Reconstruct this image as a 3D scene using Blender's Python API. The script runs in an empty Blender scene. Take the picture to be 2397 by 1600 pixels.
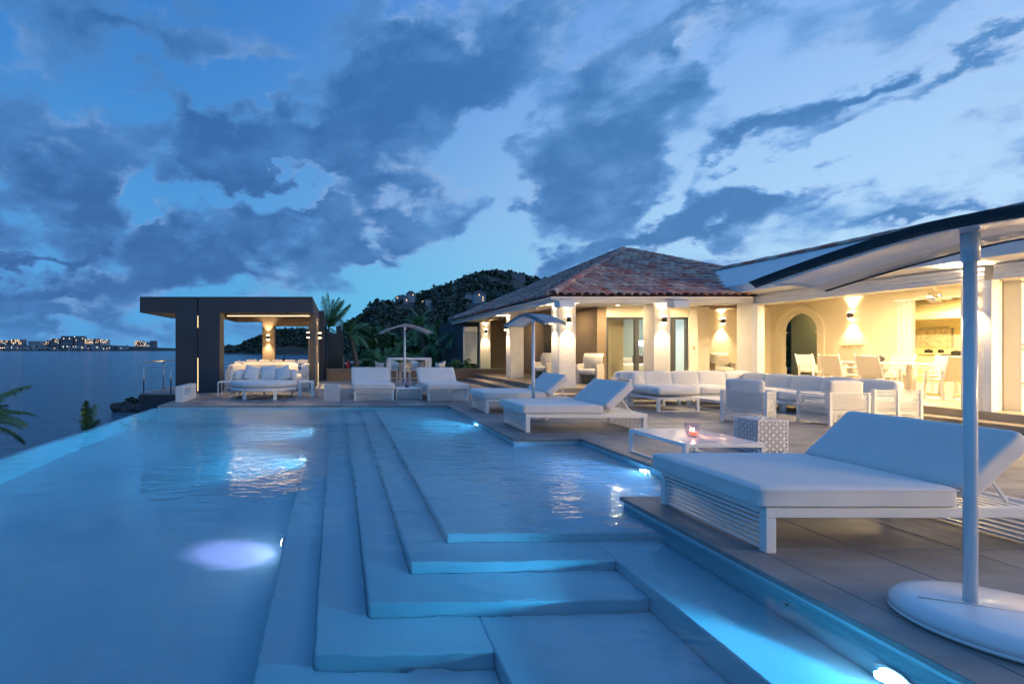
import bpy, bmesh, math, random
from mathutils import Vector, Matrix, noise
R = math.radians
PI = math.pi
rnd = random.Random(7)
scene = bpy.context.scene
col = scene.collection

def srgb(r, g, b, a=1.0):
    def f(c):
        c /= 255.0
        return c / 12.92 if c <= 0.04045 else ((c + 0.055) / 1.055) ** 2.4
    return (f(r), f(g), f(b), a)

# ------------------------------------------------------------------ camera
CAMH = 1.45
FPX, CX, CY = 1132.0, 790.0, 816.0          # focal length and principal point of the 2397 px wide photograph
cam_d = bpy.data.cameras.new('camera'); cam = bpy.data.objects.new('camera', cam_d); col.objects.link(cam)
cam.location = (0, 0, CAMH); cam.rotation_euler = (R(90), 0, 0)
cam_d.sensor_width = 36; cam_d.lens = 36 * FPX / 2397.0
cam_d.shift_x = (1198.5 - CX) / 2397.0
cam_d.shift_y = (CY - 800.0) / 2397.0
cam_d.clip_start = 0.05; cam_d.clip_end = 20000
scene.camera = cam

# ------------------------------------------------------------------ world: dusk sky with clouds
world = bpy.data.worlds.new('World'); scene.world = world; world.use_nodes = True
wt = world.node_tree; wt.nodes.clear()

class V:
    """socket wrapper that writes math nodes"""
    def __init__(s, nt, sock): s.nt, s.s = nt, sock
    def op(s, o, *a, clamp=False):
        n = s.nt.nodes.new('ShaderNodeMath'); n.operation = o; n.use_clamp = clamp
        for i, x in enumerate((s,) + a):
            if isinstance(x, V): s.nt.links.new(x.s, n.inputs[i])
            else: n.inputs[i].default_value = x
        return V(s.nt, n.outputs[0])
    def __add__(s, o): return s.op('ADD', o)
    def __sub__(s, o): return s.op('SUBTRACT', o)
    def __mul__(s, o): return s.op('MULTIPLY', o)
    def __truediv__(s, o): return s.op('DIVIDE', o)
def smooth(v, a, b):
    n = v.nt.nodes.new('ShaderNodeMapRange'); n.interpolation_type = 'SMOOTHSTEP'
    v.nt.links.new(v.s, n.inputs['Value']); n.inputs['From Min'].default_value = a; n.inputs['From Max'].default_value = b
    return V(v.nt, n.outputs[0])
def combine(nt, x, y, z):
    n = nt.nodes.new('ShaderNodeCombineXYZ')
    for i, q in enumerate((x, y, z)):
        if isinstance(q, V): nt.links.new(q.s, n.inputs[i])
        else: n.inputs[i].default_value = q
    return n.outputs[0]
def noise_node(nt, vec, scale, detail=4, rough=0.5, lac=2.0, dim='3D', dist=0.0):
    n = nt.nodes.new('ShaderNodeTexNoise'); n.noise_dimensions = dim
    if vec is not None: nt.links.new(vec, n.inputs['Vector'])
    n.inputs['Scale'].default_value = scale; n.inputs['Detail'].default_value = detail
    n.inputs['Roughness'].default_value = rough; n.inputs['Lacunarity'].default_value = lac
    n.inputs['Distortion'].default_value = dist
    return n
def mixc(nt, f, a, b, mode='MIX'):
    n = nt.nodes.new('ShaderNodeMix'); n.data_type = 'RGBA'; n.blend_type = mode
    for sock, q in ((n.inputs[0], f), (n.inputs[6], a), (n.inputs[7], b)):
        if isinstance(q, V): nt.links.new(q.s, sock)
        elif hasattr(q, 'is_output'): nt.links.new(q, sock)
        else: sock.default_value = q
    return n.outputs[2]

tc = wt.nodes.new('ShaderNodeTexCoord')
sp = wt.nodes.new('ShaderNodeSeparateXYZ'); wt.links.new(tc.outputs['Generated'], sp.inputs[0])
dx, dy, dz = (V(wt, sp.outputs[i]) for i in range(3))
az = dx.op('ARCTAN2', dy)
el = dz.op('ARCSINE')
zz_ = dz.op('MAXIMUM', 0.0) + 0.16
plane = combine(wt, dx / zz_, dy / zz_, 0.0)
stretch = wt.nodes.new('ShaderNodeMapping'); stretch.inputs['Scale'].default_value = (1.0, 1.0, 1.7)
wt.links.new(tc.outputs['Generated'], stretch.inputs[0]); DIR = stretch.outputs[0]
wn = noise_node(wt, DIR, 5.5, 7, 0.56)
wsp = wt.nodes.new('ShaderNodeSeparateColor'); wt.links.new(wn.outputs['Color'], wsp.inputs[0])
azw = az + (V(wt, wsp.outputs[0]) - 0.5) * 0.40
elw = el + (V(wt, wsp.outputs[1]) - 0.5) * 0.30
ae = combine(wt, azw, elw, 0.0)
# cloud masses: x, y, rx, ry (photo pixels of the 2349 px view), tilt deg, weight
CL = [(110,430,240,110,-8,1.0),(150,300,150,150,20,.35),(420,290,150,75,-25,.95),(560,370,150,60,-12,.7),
      (740,320,210,90,8,1.15),(690,390,190,50,-5,.7),(1010,230,190,120,10,1.05),(1120,90,260,90,10,.75),(300,50,330,70,0,.5),
      (1330,420,150,95,20,1.25),(1450,330,190,90,25,.9),(1330,230,170,110,15,.6),(1560,180,170,70,15,.6),
      (1690,480,220,50,14,1.3),(1480,530,200,40,14,1.05),(1330,575,110,22,8,.8),(1620,430,60,45,0,.6),
      (1800,280,130,45,22,1.0),(1910,225,110,36,22,1.0),(1700,330,110,55,30,.7),
      (2130,170,330,45,25,.7),(2300,250,150,60,25,.45),(1650,50,330,60,10,.45),(2150,30,220,50,10,.5),
      (2280,480,190,26,8,.75),(1940,465,80,26,10,.5),
      (880,440,150,60,20,1.15),(800,560,130,55,0,1.2),(840,615,130,22,0,.7),(700,492,50,18,0,.6),(1060,500,90,40,10,.5),
      (590,480,75,42,-15,1.15),(600,555,70,34,0,.95),(430,520,60,60,40,.7),(400,620,170,50,5,1.1),(330,560,60,30,0,.8),(560,620,90,40,0,.6),
      (60,585,70,16,0,1.0),(150,590,60,18,0,1.0),(205,570,30,18,30,.8),(30,650,90,36,0,.9),(200,670,150,32,0,.9),(60,720,220,30,0,.5),(250,735,260,26,0,.5),
      (1030,625,80,28,20,.5),
      (340,440,60,70,0,-1.0),(960,600,130,60,0,-.7),(880,670,120,40,0,-.9),(300,230,80,60,30,-.45),(560,200,180,60,0,-.75),(620,430,120,30,-10,-.7),
      (1900,370,420,60,6,-1.0),(2150,400,260,50,5,-.6),(1120,340,60,120,10,-.7),(1180,470,50,60,0,-.6),(1500,450,120,34,20,-.55),
      (300,500,80,60,0,-.8),(1560,575,220,24,0,-.4),(1130,570,120,60,0,-.6),(1650,150,60,40,0,-.5),(730,430,100,22,0,-.5),(480,420,60,40,0,-.6),(900,130,40,80,-20,-.5)]
bias = None
for (px, py, rx, ry, tl, w) in CL:
    u = (px * 1.0204 - CX) / FPX; v = (CY - py * 1.0204) / FPX
    a0 = math.atan(u); e0 = math.atan(v / math.sqrt(1 + u * u))
    sa = 1 / (1 + u * u); se = 1 / math.sqrt(1 + u * u) / (1 + v * v)
    ma = wt.nodes.new('ShaderNodeMapping'); ma.vector_type = 'TEXTURE'
    wt.links.new(ae, ma.inputs[0])
    ma.inputs['Location'].default_value = (a0, e0, 0)
    ma.inputs['Rotation'].default_value = (0, 0, R(tl))
    ma.inputs['Scale'].default_value = (rx * 1.0204 / FPX * sa * 1.75, ry * 1.0204 / FPX * se * 1.75, 1)
    g = wt.nodes.new('ShaderNodeTexGradient'); g.gradient_type = 'QUADRATIC_SPHERE'
    wt.links.new(ma.outputs[0], g.inputs[0])
    gv = V(wt, g.outputs['Fac'])
    bias = gv * w if bias is None else gv.op('MULTIPLY_ADD', w, bias)
fb = noise_node(wt, plane, 1.05, 9, 0.58, 2.1, dist=0.25)
fb2 = noise_node(wt, DIR, 7.5, 9, 0.56, dist=0.15)
nf = V(wt, fb.outputs['Fac']); nf2 = V(wt, fb2.outputs['Fac'])
dens = (nf - 0.5) * 1.1 + (nf2 - 0.5) * 2.3 + bias * 1.2 - 0.01
cover = smooth(dens, -0.16, 0.30)
fb3 = noise_node(wt, DIR, 4.4, 7, 0.62)
nf3 = V(wt, fb3.outputs['Fac'])
thin = smooth(dens, 0.50, 0.0)
light = smooth(nf3, 0.46, 0.62) * thin
# clear sky colour: deep blue up left, pale lavender to the right, turquoise low
f_up = smooth(el, 0.02, 0.75)
f_right = smooth(az, -0.35, 0.95)
f_cen = (az - 0.20) * 2.4
f_cen = (f_cen * f_cen * -1.0).op('EXPONENT') * (smooth(el, 0.30, 0.03))
c_left = mixc(wt, f_up, srgb(76, 148, 206), srgb(48, 112, 184))
c_right = mixc(wt, f_up, srgb(170, 204, 230), srgb(100, 148, 220))
c_clear = mixc(wt, f_right, c_left, c_right)
c_clear = mixc(wt, f_cen * 0.55, c_clear, srgb(62, 182, 214))
c_fr = mixc(wt, f_right, srgb(136, 166, 210), srgb(190, 208, 232))
c_dkl = mixc(wt, f_up, srgb(48, 92, 148), srgb(44, 94, 152))
c_dk = mixc(wt, f_right, c_dkl, srgb(58, 112, 168))
c_mid = mixc(wt, f_right, srgb(68, 120, 178), srgb(100, 150, 206))
c_cloud = mixc(wt, smooth(dens, 0.0, 0.75), c_mid, c_dk)
c_cloud = mixc(wt, light * 0.8, c_cloud, c_fr)
c_cloud = mixc(wt, smooth(nf3 * 0.5 + nf2 * 0.5, 0.46, 0.64) * 0.75, c_cloud, c_mid)
c_sky = mixc(wt, cover * 0.95, c_clear, c_cloud)
low = smooth(el, 0.10, 0.0)
c_sky = mixc(wt, low * 0.45, c_sky, srgb(84, 142, 196))
gl = smooth(el, 0.0, -0.12)
c_sky = mixc(wt, gl, c_sky, srgb(40, 66, 96))
bg1 = wt.nodes.new('ShaderNodeBackground'); wt.links.new(c_sky, bg1.inputs[0]); bg1.inputs[1].default_value = 1.10
nish = wt.nodes.new('ShaderNodeTexSky'); nish.sky_type = 'NISHITA'; nish.sun_disc = False
nish.sun_elevation = R(-2.0); nish.sun_rotation = R(100)
bg2 = wt.nodes.new('ShaderNodeBackground'); wt.links.new(nish.outputs[0], bg2.inputs[0]); bg2.inputs[1].default_value = 0.05
ad = wt.nodes.new('ShaderNodeAddShader'); wt.links.new(bg1.outputs[0], ad.inputs[0]); wt.links.new(bg2.outputs[0], ad.inputs[1])
wo = wt.nodes.new('ShaderNodeOutputWorld'); wt.links.new(ad.outputs[0], wo.inputs[0])
world.cycles.sampling_method = 'MANUAL'; world.cycles.sample_map_resolution = 512

sun_d = bpy.data.lights.new('dusk_glow', 'SUN'); sun_d.energy = 0.08; sun_d.angle = R(30); sun_d.color = (0.75, 0.85, 1.0)
sun = bpy.data.objects.new('dusk_glow', sun_d); col.objects.link(sun); sun.rotation_euler = (R(55), 0, R(80))

scene.view_settings.view_transform = 'Standard'; scene.view_settings.look = 'None'
scene.view_settings.exposure = 0.15; scene.view_settings.gamma = 1.0; scene.view_settings.use_curve_mapping = False
scene.render.engine = 'CYCLES'
cy = scene.cycles
cy.use_denoising = True
try: cy.denoiser = 'OPENIMAGEDENOISE'
except Exception: pass
cy.max_bounces = 8; cy.diffuse_bounces = 4; cy.glossy_bounces = 4; cy.transmission_bounces = 8; cy.transparent_max_bounces = 8
cy.sample_clamp_indirect = 12.0; cy.sample_clamp_direct = 0; cy.use_light_tree = True
cy.caustics_refractive = True; cy.caustics_reflective = False; cy.blur_glossy = 0.0

# ------------------------------------------------------------------ materials
def mat(name, color, rough=0.6, metal=0.0, var=0.0, vscale=3.0, color2=None, bump=0.0, bscale=40.0, spec=0.5, coat=0.0, emit=None, estr=0.0, bdetail=4, sheen=0.0, alpha=None):
    m = bpy.data.materials.new(name); m.use_nodes = True; nt = m.node_tree
    b = nt.nodes['Principled BSDF']
    b.inputs['Base Color'].default_value = color if len(color) == 4 else (*color, 1)
    b.inputs['Roughness'].default_value = rough; b.inputs['Metallic'].default_value = metal
    b.inputs['Specular IOR Level'].default_value = spec; b.inputs['Coat Weight'].default_value = coat
    b.inputs['Sheen Weight'].default_value = sheen
    t = nt.nodes.new('ShaderNodeTexCoord')
    if var > 0 or color2:
        n = noise_node(nt, t.outputs['Object'], vscale, 6, 0.6)
        c4 = color if len(color) == 4 else (*color, 1)
        c2 = color2 if color2 else tuple(max(0, q * (1 - var)) for q in c4[:3]) + (1,)
        if len(c2) == 3: c2 = (*c2, 1)
        f = smooth(V(nt, n.outputs['Fac']), 0.3, 0.7)
        nt.links.new(mixc(nt, f, c4, c2), b.inputs['Base Color'])
    if bump > 0:
        n2 = noise_node(nt, t.outputs['Object'], bscale, bdetail, 0.6)
        bp = nt.nodes.new('ShaderNodeBump'); bp.inputs['Strength'].default_value = bump; bp.inputs['Distance'].default_value = 0.02
        nt.links.new(n2.outputs['Fac'], bp.inputs['Height']); nt.links.new(bp.outputs[0], b.inputs['Normal'])
    if emit:
        b.inputs['Emission Color'].default_value = (*emit[:3], 1); b.inputs['Emission Strength'].default_value = estr
    return m

M_white = mat('white_powder_coat', (0.78, 0.78, 0.77), 0.35, var=0.05, vscale=5)
M_gloss = mat('white_gloss', (0.80, 0.80, 0.80), 0.22, coat=0.3)
M_cush = mat('white_outdoor_fabric', (0.72, 0.71, 0.69), 0.95, var=0.06, vscale=4, bump=0.25, bscale=260, sheen=0.2)
M_wall = mat('white_stucco', (0.80, 0.77, 0.70), 0.85, var=0.13, vscale=1.6, bump=0.35, bscale=14, bdetail=8)
M_inwall = mat('cream_interior_wall', (0.80, 0.74, 0.60), 0.8, var=0.04, vscale=1.0, bump=0.12, bscale=12)
M_taupe = mat('taupe_render', (0.24, 0.18, 0.125), 0.85, var=0.15, vscale=1.2, bump=0.25, bscale=20)
M_slate = mat('charcoal_render', (0.050, 0.060, 0.075), 0.8, var=0.2, vscale=1.0, bump=0.2, bscale=18)
M_pav = mat('dark_taupe_pavilion_render', (0.085, 0.080, 0.078), 0.82, var=0.18, vscale=0.8, bump=0.22, bscale=16)
M_fascia = mat('white_painted_fascia', (0.78, 0.77, 0.75), 0.5, var=0.04, vscale=2)
M_steel = mat('brushed_steel', (0.55, 0.55, 0.55), 0.28, metal=1.0)
M_chrome = mat('chrome', (0.75, 0.74, 0.72), 0.12, metal=1.0)
M_dark = mat('dark_bronze', (0.06, 0.05, 0.045), 0.4, metal=0.4)
M_black = mat('black_enamel', (0.02, 0.02, 0.02), 0.3)
M_louver = mat('dark_louvre_fabric', (0.035, 0.045, 0.055), 0.7)
M_darkwood = mat('dark_wood', (0.06, 0.042, 0.03), 0.6, var=0.4, vscale=6)
M_infloor = mat('pale_stone_floor', (0.62, 0.54, 0.40), 0.35, var=0.12, vscale=1.2)
M_yellow = mat('yellow_enamel', (0.75, 0.52, 0.03), 0.35)
M_rock = mat('wet_rock', (0.05, 0.05, 0.05), 0.7, var=0.5, vscale=1.5, bump=0.8, bscale=2)
M_farwhite = mat('far_white_wall', (0.50, 0.50, 0.52), 0.9, var=0.3, vscale=0.15)
M_fargrey = mat('far_concrete_wall', (0.26, 0.25, 0.27), 0.9, var=0.3, vscale=0.1)
M_farroof = mat('far_roof', (0.10, 0.08, 0.08), 0.9)
M_lamp = mat('lamp_lens', (1, .9, .7), 0.4, emit=(1.0, 0.72, 0.38), estr=28)
M_lampw = mat('warm_lit_window', (1, .8, .4), 0.5, emit=(1.0, 0.52, 0.18), estr=1.9)
M_lampc = mat('cool_lit_window', (1, 1, .9), 0.5, emit=(0.9, 0.95, 0.65), estr=1.5)
M_dimwin = mat('unlit_window', (0.05, 0.07, 0.10), 0.25)
M_flame = mat('candle_flame', (1, .8, .4), 0.5, emit=(1.0, 0.75, 0.35), estr=40)
M_wax = mat('red_wax', (0.75, 0.10, 0.10), 0.5, emit=(1.0, 0.20, 0.08), estr=1.2)
M_strip = mat('led_strip', (1, .9, .7), 0.4, emit=(1.0, 0.66, 0.30), estr=3)
M_poolamp = mat('pool_lamp_lens', (1, 1, 1), 0.4, emit=(0.35, 0.75, 1.0), estr=40)
M_red = mat('red_paint', (0.55, 0.03, 0.03), 0.5)
M_bedblue = mat('bedroom_wall', (0.45, 0.62, 0.75), 0.8)
M_curtain = mat('sheer_curtain', (0.55, 0.48, 0.36), 0.9, var=0.1)
M_mural = mat('ceramic_mural', (0.70, 0.60, 0.42), 0.4, color2=(0.42, 0.34, 0.24), vscale=9)
M_wicker = mat('white_wicker', (0.74, 0.70, 0.62), 0.7, bump=0.5, bscale=90)

def deck_mat(name, c, c2):
    m = bpy.data.materials.new(name); m.use_nodes = True; nt = m.node_tree; b = nt.nodes['Principled BSDF']
    g = nt.nodes.new('ShaderNodeNewGeometry'); oi = nt.nodes.new('ShaderNodeObjectInfo')
    mp = nt.nodes.new('ShaderNodeMapping'); mp.inputs['Scale'].default_value = (1.0, 2.4, 1)
    nt.links.new(g.outputs['Position'], mp.inputs[0])
    n = noise_node(nt, mp.outputs[0], 0.9, 8, 0.62); n2 = noise_node(nt, g.outputs['Position'], 260, 2, 0.7)
    f = smooth(V(nt, n.outputs['Fac']), 0.25, 0.75)
    cc = mixc(nt, f, c, c2)
    hv = nt.nodes.new('ShaderNodeHueSaturation')
    nt.links.new((V(nt, oi.outputs['Random']) * 0.36 + (V(nt, n2.outputs['Fac']) * 0.6) + 0.52).s, hv.inputs['Value'])
    nt.links.new(cc, hv.inputs['Color']); nt.links.new(hv.outputs[0], b.inputs['Base Color'])
    nt.links.new((f * 0.15 + 0.42).s, b.inputs['Roughness'])
    bp = nt.nodes.new('ShaderNodeBump'); bp.inputs['Strength'].default_value = 0.15; bp.inputs['Distance'].default_value = 0.004
    nt.links.new(n2.outputs['Fac'], bp.inputs['Height']); nt.links.new(bp.outputs[0], b.inputs['Normal'])
    return m
M_deck = deck_mat('grey_stone_tile', (0.285, 0.275, 0.27, 1), (0.165, 0.16, 0.16, 1))
M_grout = mat('dark_grout', (0.05, 0.048, 0.045), 0.9)
M_step = deck_mat('taupe_step_stone', (0.30, 0.26, 0.21, 1), (0.22, 0.19, 0.155, 1))

def plaster_mat():
    m = bpy.data.materials.new('pool_plaster'); m.use_nodes = True; nt = m.node_tree; b = nt.nodes['Principled BSDF']
    g = nt.nodes.new('ShaderNodeNewGeometry')
    n = noise_node(nt, g.outputs['Position'], 1.1, 6, 0.6); n2 = noise_node(nt, g.outputs['Position'], 45, 3, 0.6)
    f = smooth(V(nt, n.outputs['Fac']), 0.3, 0.7)
    nt.links.new(mixc(nt, f, (0.52, 0.74, 0.80, 1), (0.42, 0.66, 0.75, 1)), b.inputs['Base Color'])
    b.inputs['Roughness'].default_value = 0.8
    bp = nt.nodes.new('ShaderNodeBump'); bp.inputs['Strength'].default_value = 0.2; bp.inputs['Distance'].default_value = 0.01
    nt.links.new(n2.outputs['Fac'], bp.inputs['Height']); nt.links.new(bp.outputs[0], b.inputs['Normal'])
    return m
M_pool = plaster_mat()

def water_pool():
    m = bpy.data.materials.new('pool_water_surface'); m.use_nodes = True; nt = m.node_tree
    nt.nodes.clear(); o = nt.nodes.new('ShaderNodeOutputMaterial')
    gl_ = nt.nodes.new('ShaderNodeBsdfGlass'); gl_.inputs['IOR'].default_value = 1.333; gl_.inputs['Roughness'].default_value = 0.008
    gl_.inputs['Color'].default_value = (0.93, 0.985, 1.0, 1)
    g = nt.nodes.new('ShaderNodeNewGeometry')
    mp = nt.nodes.new('ShaderNodeMapping'); mp.inputs['Scale'].default_value = (1.0, 2.2, 1); mp.inputs['Rotation'].default_value = (0, 0, R(-12))
    nt.links.new(g.outputs['Position'], mp.inputs[0])
    n1 = noise_node(nt, mp.outputs[0], 1.9, 3, 0.5, dist=0.5); n2 = noise_node(nt, mp.outputs[0], 5.2, 2, 0.5, dist=0.8)
    n0 = noise_node(nt, mp.outputs[0], 2.6, 1, 0.4, dist=0.6)
    s = nt.nodes.new('ShaderNodeSeparateXYZ'); nt.links.new(g.outputs['Position'], s.inputs[0])
    x, y = V(nt, s.outputs[0]), V(nt, s.outputs[1])
    # the breeze ruffles the far and right part of the pool, the near left lies calm
    amp = smooth(y + x * 0.45, 3.6, 8.2) * 0.92 + 0.08
    h = (V(nt, n1.outputs['Fac']) * 0.55 + V(nt, n2.outputs['Fac']) * 0.42 * amp) * amp + V(nt, n0.outputs['Fac']) * 0.065
    bp = nt.nodes.new('ShaderNodeBump'); bp.inputs['Strength'].default_value = 1.0; bp.inputs['Distance'].default_value = 0.062
    nt.links.new(h.s, bp.inputs['Height']); nt.links.new(bp.outputs[0], gl_.inputs['Normal'])
    nt.links.new(gl_.outputs[0], o.inputs[0]); return m
M_water = water_pool()

def water_sea():
    m = bpy.data.materials.new('sea_surface'); m.use_nodes = True; nt = m.node_tree; b = nt.nodes['Principled BSDF']
    b.inputs['Base Color'].default_value = (0.075, 0.16, 0.225, 1); b.inputs['Roughness'].default_value = 0.16
    b.inputs['IOR'].default_value = 1.333
    g = nt.nodes.new('ShaderNodeNewGeometry')
    mp = nt.nodes.new('ShaderNodeMapping'); mp.inputs['Scale'].default_value = (0.45, 1.0, 1); nt.links.new(g.outputs['Position'], mp.inputs[0])
    n1 = noise_node(nt, mp.outputs[0], 0.16, 6, 0.6, dist=0.3); n2 = noise_node(nt, mp.outputs[0], 0.9, 5, 0.6, dist=0.3)
    h = V(nt, n1.outputs['Fac']) * 2.0 + V(nt, n2.outputs['Fac']) * 1.1
    bp = nt.nodes.new('ShaderNodeBump'); bp.inputs['Strength'].default_value = 1.0; bp.inputs['Distance'].default_value = 1.3
    nt.links.new(h.s, bp.inputs['Height']); nt.links.new(bp.outputs[0], b.inputs['Normal'])
    return m
M_sea = water_sea()

def glass(name, c=(1, 1, 1, 1), rough=0.0, ior=1.45, thin=False):
    m = bpy.data.materials.new(name); m.use_nodes = True; nt = m.node_tree; nt.nodes.clear()
    o = nt.nodes.new('ShaderNodeOutputMaterial')
    if thin:
        tr = nt.nodes.new('ShaderNodeBsdfTransparent'); tr.inputs[0].default_value = c
        g = nt.nodes.new('ShaderNodeBsdfGlossy'); g.inputs['Roughness'].default_value = rough
        lw = nt.nodes.new('ShaderNodeLayerWeight'); lw.inputs[0].default_value = .35
        f = V(nt, lw.outputs['Facing']); f = f * f * f * 0.8 + 0.05
        mx = nt.nodes.new('ShaderNodeMixShader'); nt.links.new(f.s, mx.inputs[0])
        nt.links.new(tr.outputs[0], mx.inputs[1]); nt.links.new(g.outputs[0], mx.inputs[2]); nt.links.new(mx.outputs[0], o.inputs[0])
    else:
        g = nt.nodes.new('ShaderNodeBsdfGlass'); g.inputs['Color'].default_value = c; g.inputs['Roughness'].default_value = rough; g.inputs['IOR'].default_value = ior
        nt.links.new(g.outputs[0], o.inputs[0])
    return m
M_glass = glass('window_glass', (0.9, 0.93, 0.92, 1), 0.01, 1.5, True)
M_cup = glass('candle_glass', (0.93, 0.9, 0.95, 1), 0.0, 1.4, True)

def tile_mat():
    m = bpy.data.materials.new('terracotta_tile'); m.use_nodes = True; nt = m.node_tree; b = nt.nodes['Principled BSDF']
    oi = nt.nodes.new('ShaderNodeObjectInfo'); g = nt.nodes.new('ShaderNodeNewGeometry')
    n = noise_node(nt, g.outputs['Position'], 5, 5, 0.65); n2 = noise_node(nt, g.outputs['Position'], 1.1, 3, 0.5)
    v = (V(nt, oi.outputs['Random']) * 3.0 + V(nt, g.outputs['Random Per Island']) + V(nt, n.outputs['Fac']) * 0.35).op('FRACT')
    cr = nt.nodes.new('ShaderNodeValToRGB'); nt.links.new(v.s, cr.inputs[0])
    e = cr.color_ramp.elements; e[0].position = 0; e[0].color = (0.42, 0.20, 0.18, 1); e[1].position = 1; e[1].color = (0.55, 0.46, 0.39, 1)
    for p, c in ((0.2, (0.57, 0.38, 0.32)), (0.42, (0.52, 0.15, 0.11)), (0.55, (0.71, 0.55, 0.42)), (0.72, (0.34, 0.20, 0.22)), (0.88, (0.55, 0.32, 0.24))):
        q = e.new(p); q.color = (*c, 1)
    f = smooth(V(nt, n2.outputs['Fac']), 0.55, 0.75) * 0.4
    nt.links.new(mixc(nt, f, cr.outputs[0], (0.10, 0.085, 0.08, 1)), b.inputs['Base Color'])
    b.inputs['Roughness'].default_value = 0.85
    bp = nt.nodes.new('ShaderNodeBump'); bp.inputs['Strength'].default_value = 0.4; bp.inputs['Distance'].default_value = 0.01
    nt.links.new(n.outputs['Fac'], bp.inputs['Height']); nt.links.new(bp.outputs[0], b.inputs['Normal'])
    return m
M_tile = tile_mat()

def leaf_mat(name, a, b_, c):
    m = bpy.data.materials.new(name); m.use_nodes = True; nt = m.node_tree; b = nt.nodes['Principled BSDF']
    g = nt.nodes.new('ShaderNodeNewGeometry'); oi = nt.nodes.new('ShaderNodeObjectInfo')
    v = (V(nt, g.outputs['Random Per Island']) * 0.7 + V(nt, oi.outputs['Random']) * 0.6).op('FRACT')
    cr = nt.nodes.new('ShaderNodeValToRGB'); nt.links.new(v.s, cr.inputs[0]); e = cr.color_ramp.elements
    e[0].color = (*a, 1); e[1].color = (*c, 1); q = e.new(0.5); q.color = (*b_, 1)
    nt.links.new(cr.outputs[0], b.inputs['Base Color']); b.inputs['Roughness'].default_value = 0.6
    return m
M_leaf = leaf_mat('palm_leaf', (0.045, 0.13, 0.045), (0.08, 0.20, 0.065), (0.13, 0.26, 0.085))
M_shrub = leaf_mat('shrub_leaf', (0.028, 0.085, 0.030), (0.055, 0.13, 0.045), (0.09, 0.18, 0.06))
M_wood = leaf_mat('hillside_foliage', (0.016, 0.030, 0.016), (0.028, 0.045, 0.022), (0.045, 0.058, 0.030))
M_bark = mat('palm_bark', (0.20, 0.17, 0.14), 0.9, var=0.5, vscale=9, bump=0.6, bscale=18)
M_grass = mat('lawn_grass', (0.05, 0.13, 0.03), 0.9, var=0.4, vscale=1.5, bump=0.5, bscale=30)
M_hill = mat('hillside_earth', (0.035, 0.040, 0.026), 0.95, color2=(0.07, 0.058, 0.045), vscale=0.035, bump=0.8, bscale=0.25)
M_farland = mat('far_land', (0.03, 0.04, 0.035), 0.95, var=0.4, vscale=0.02)

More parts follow.
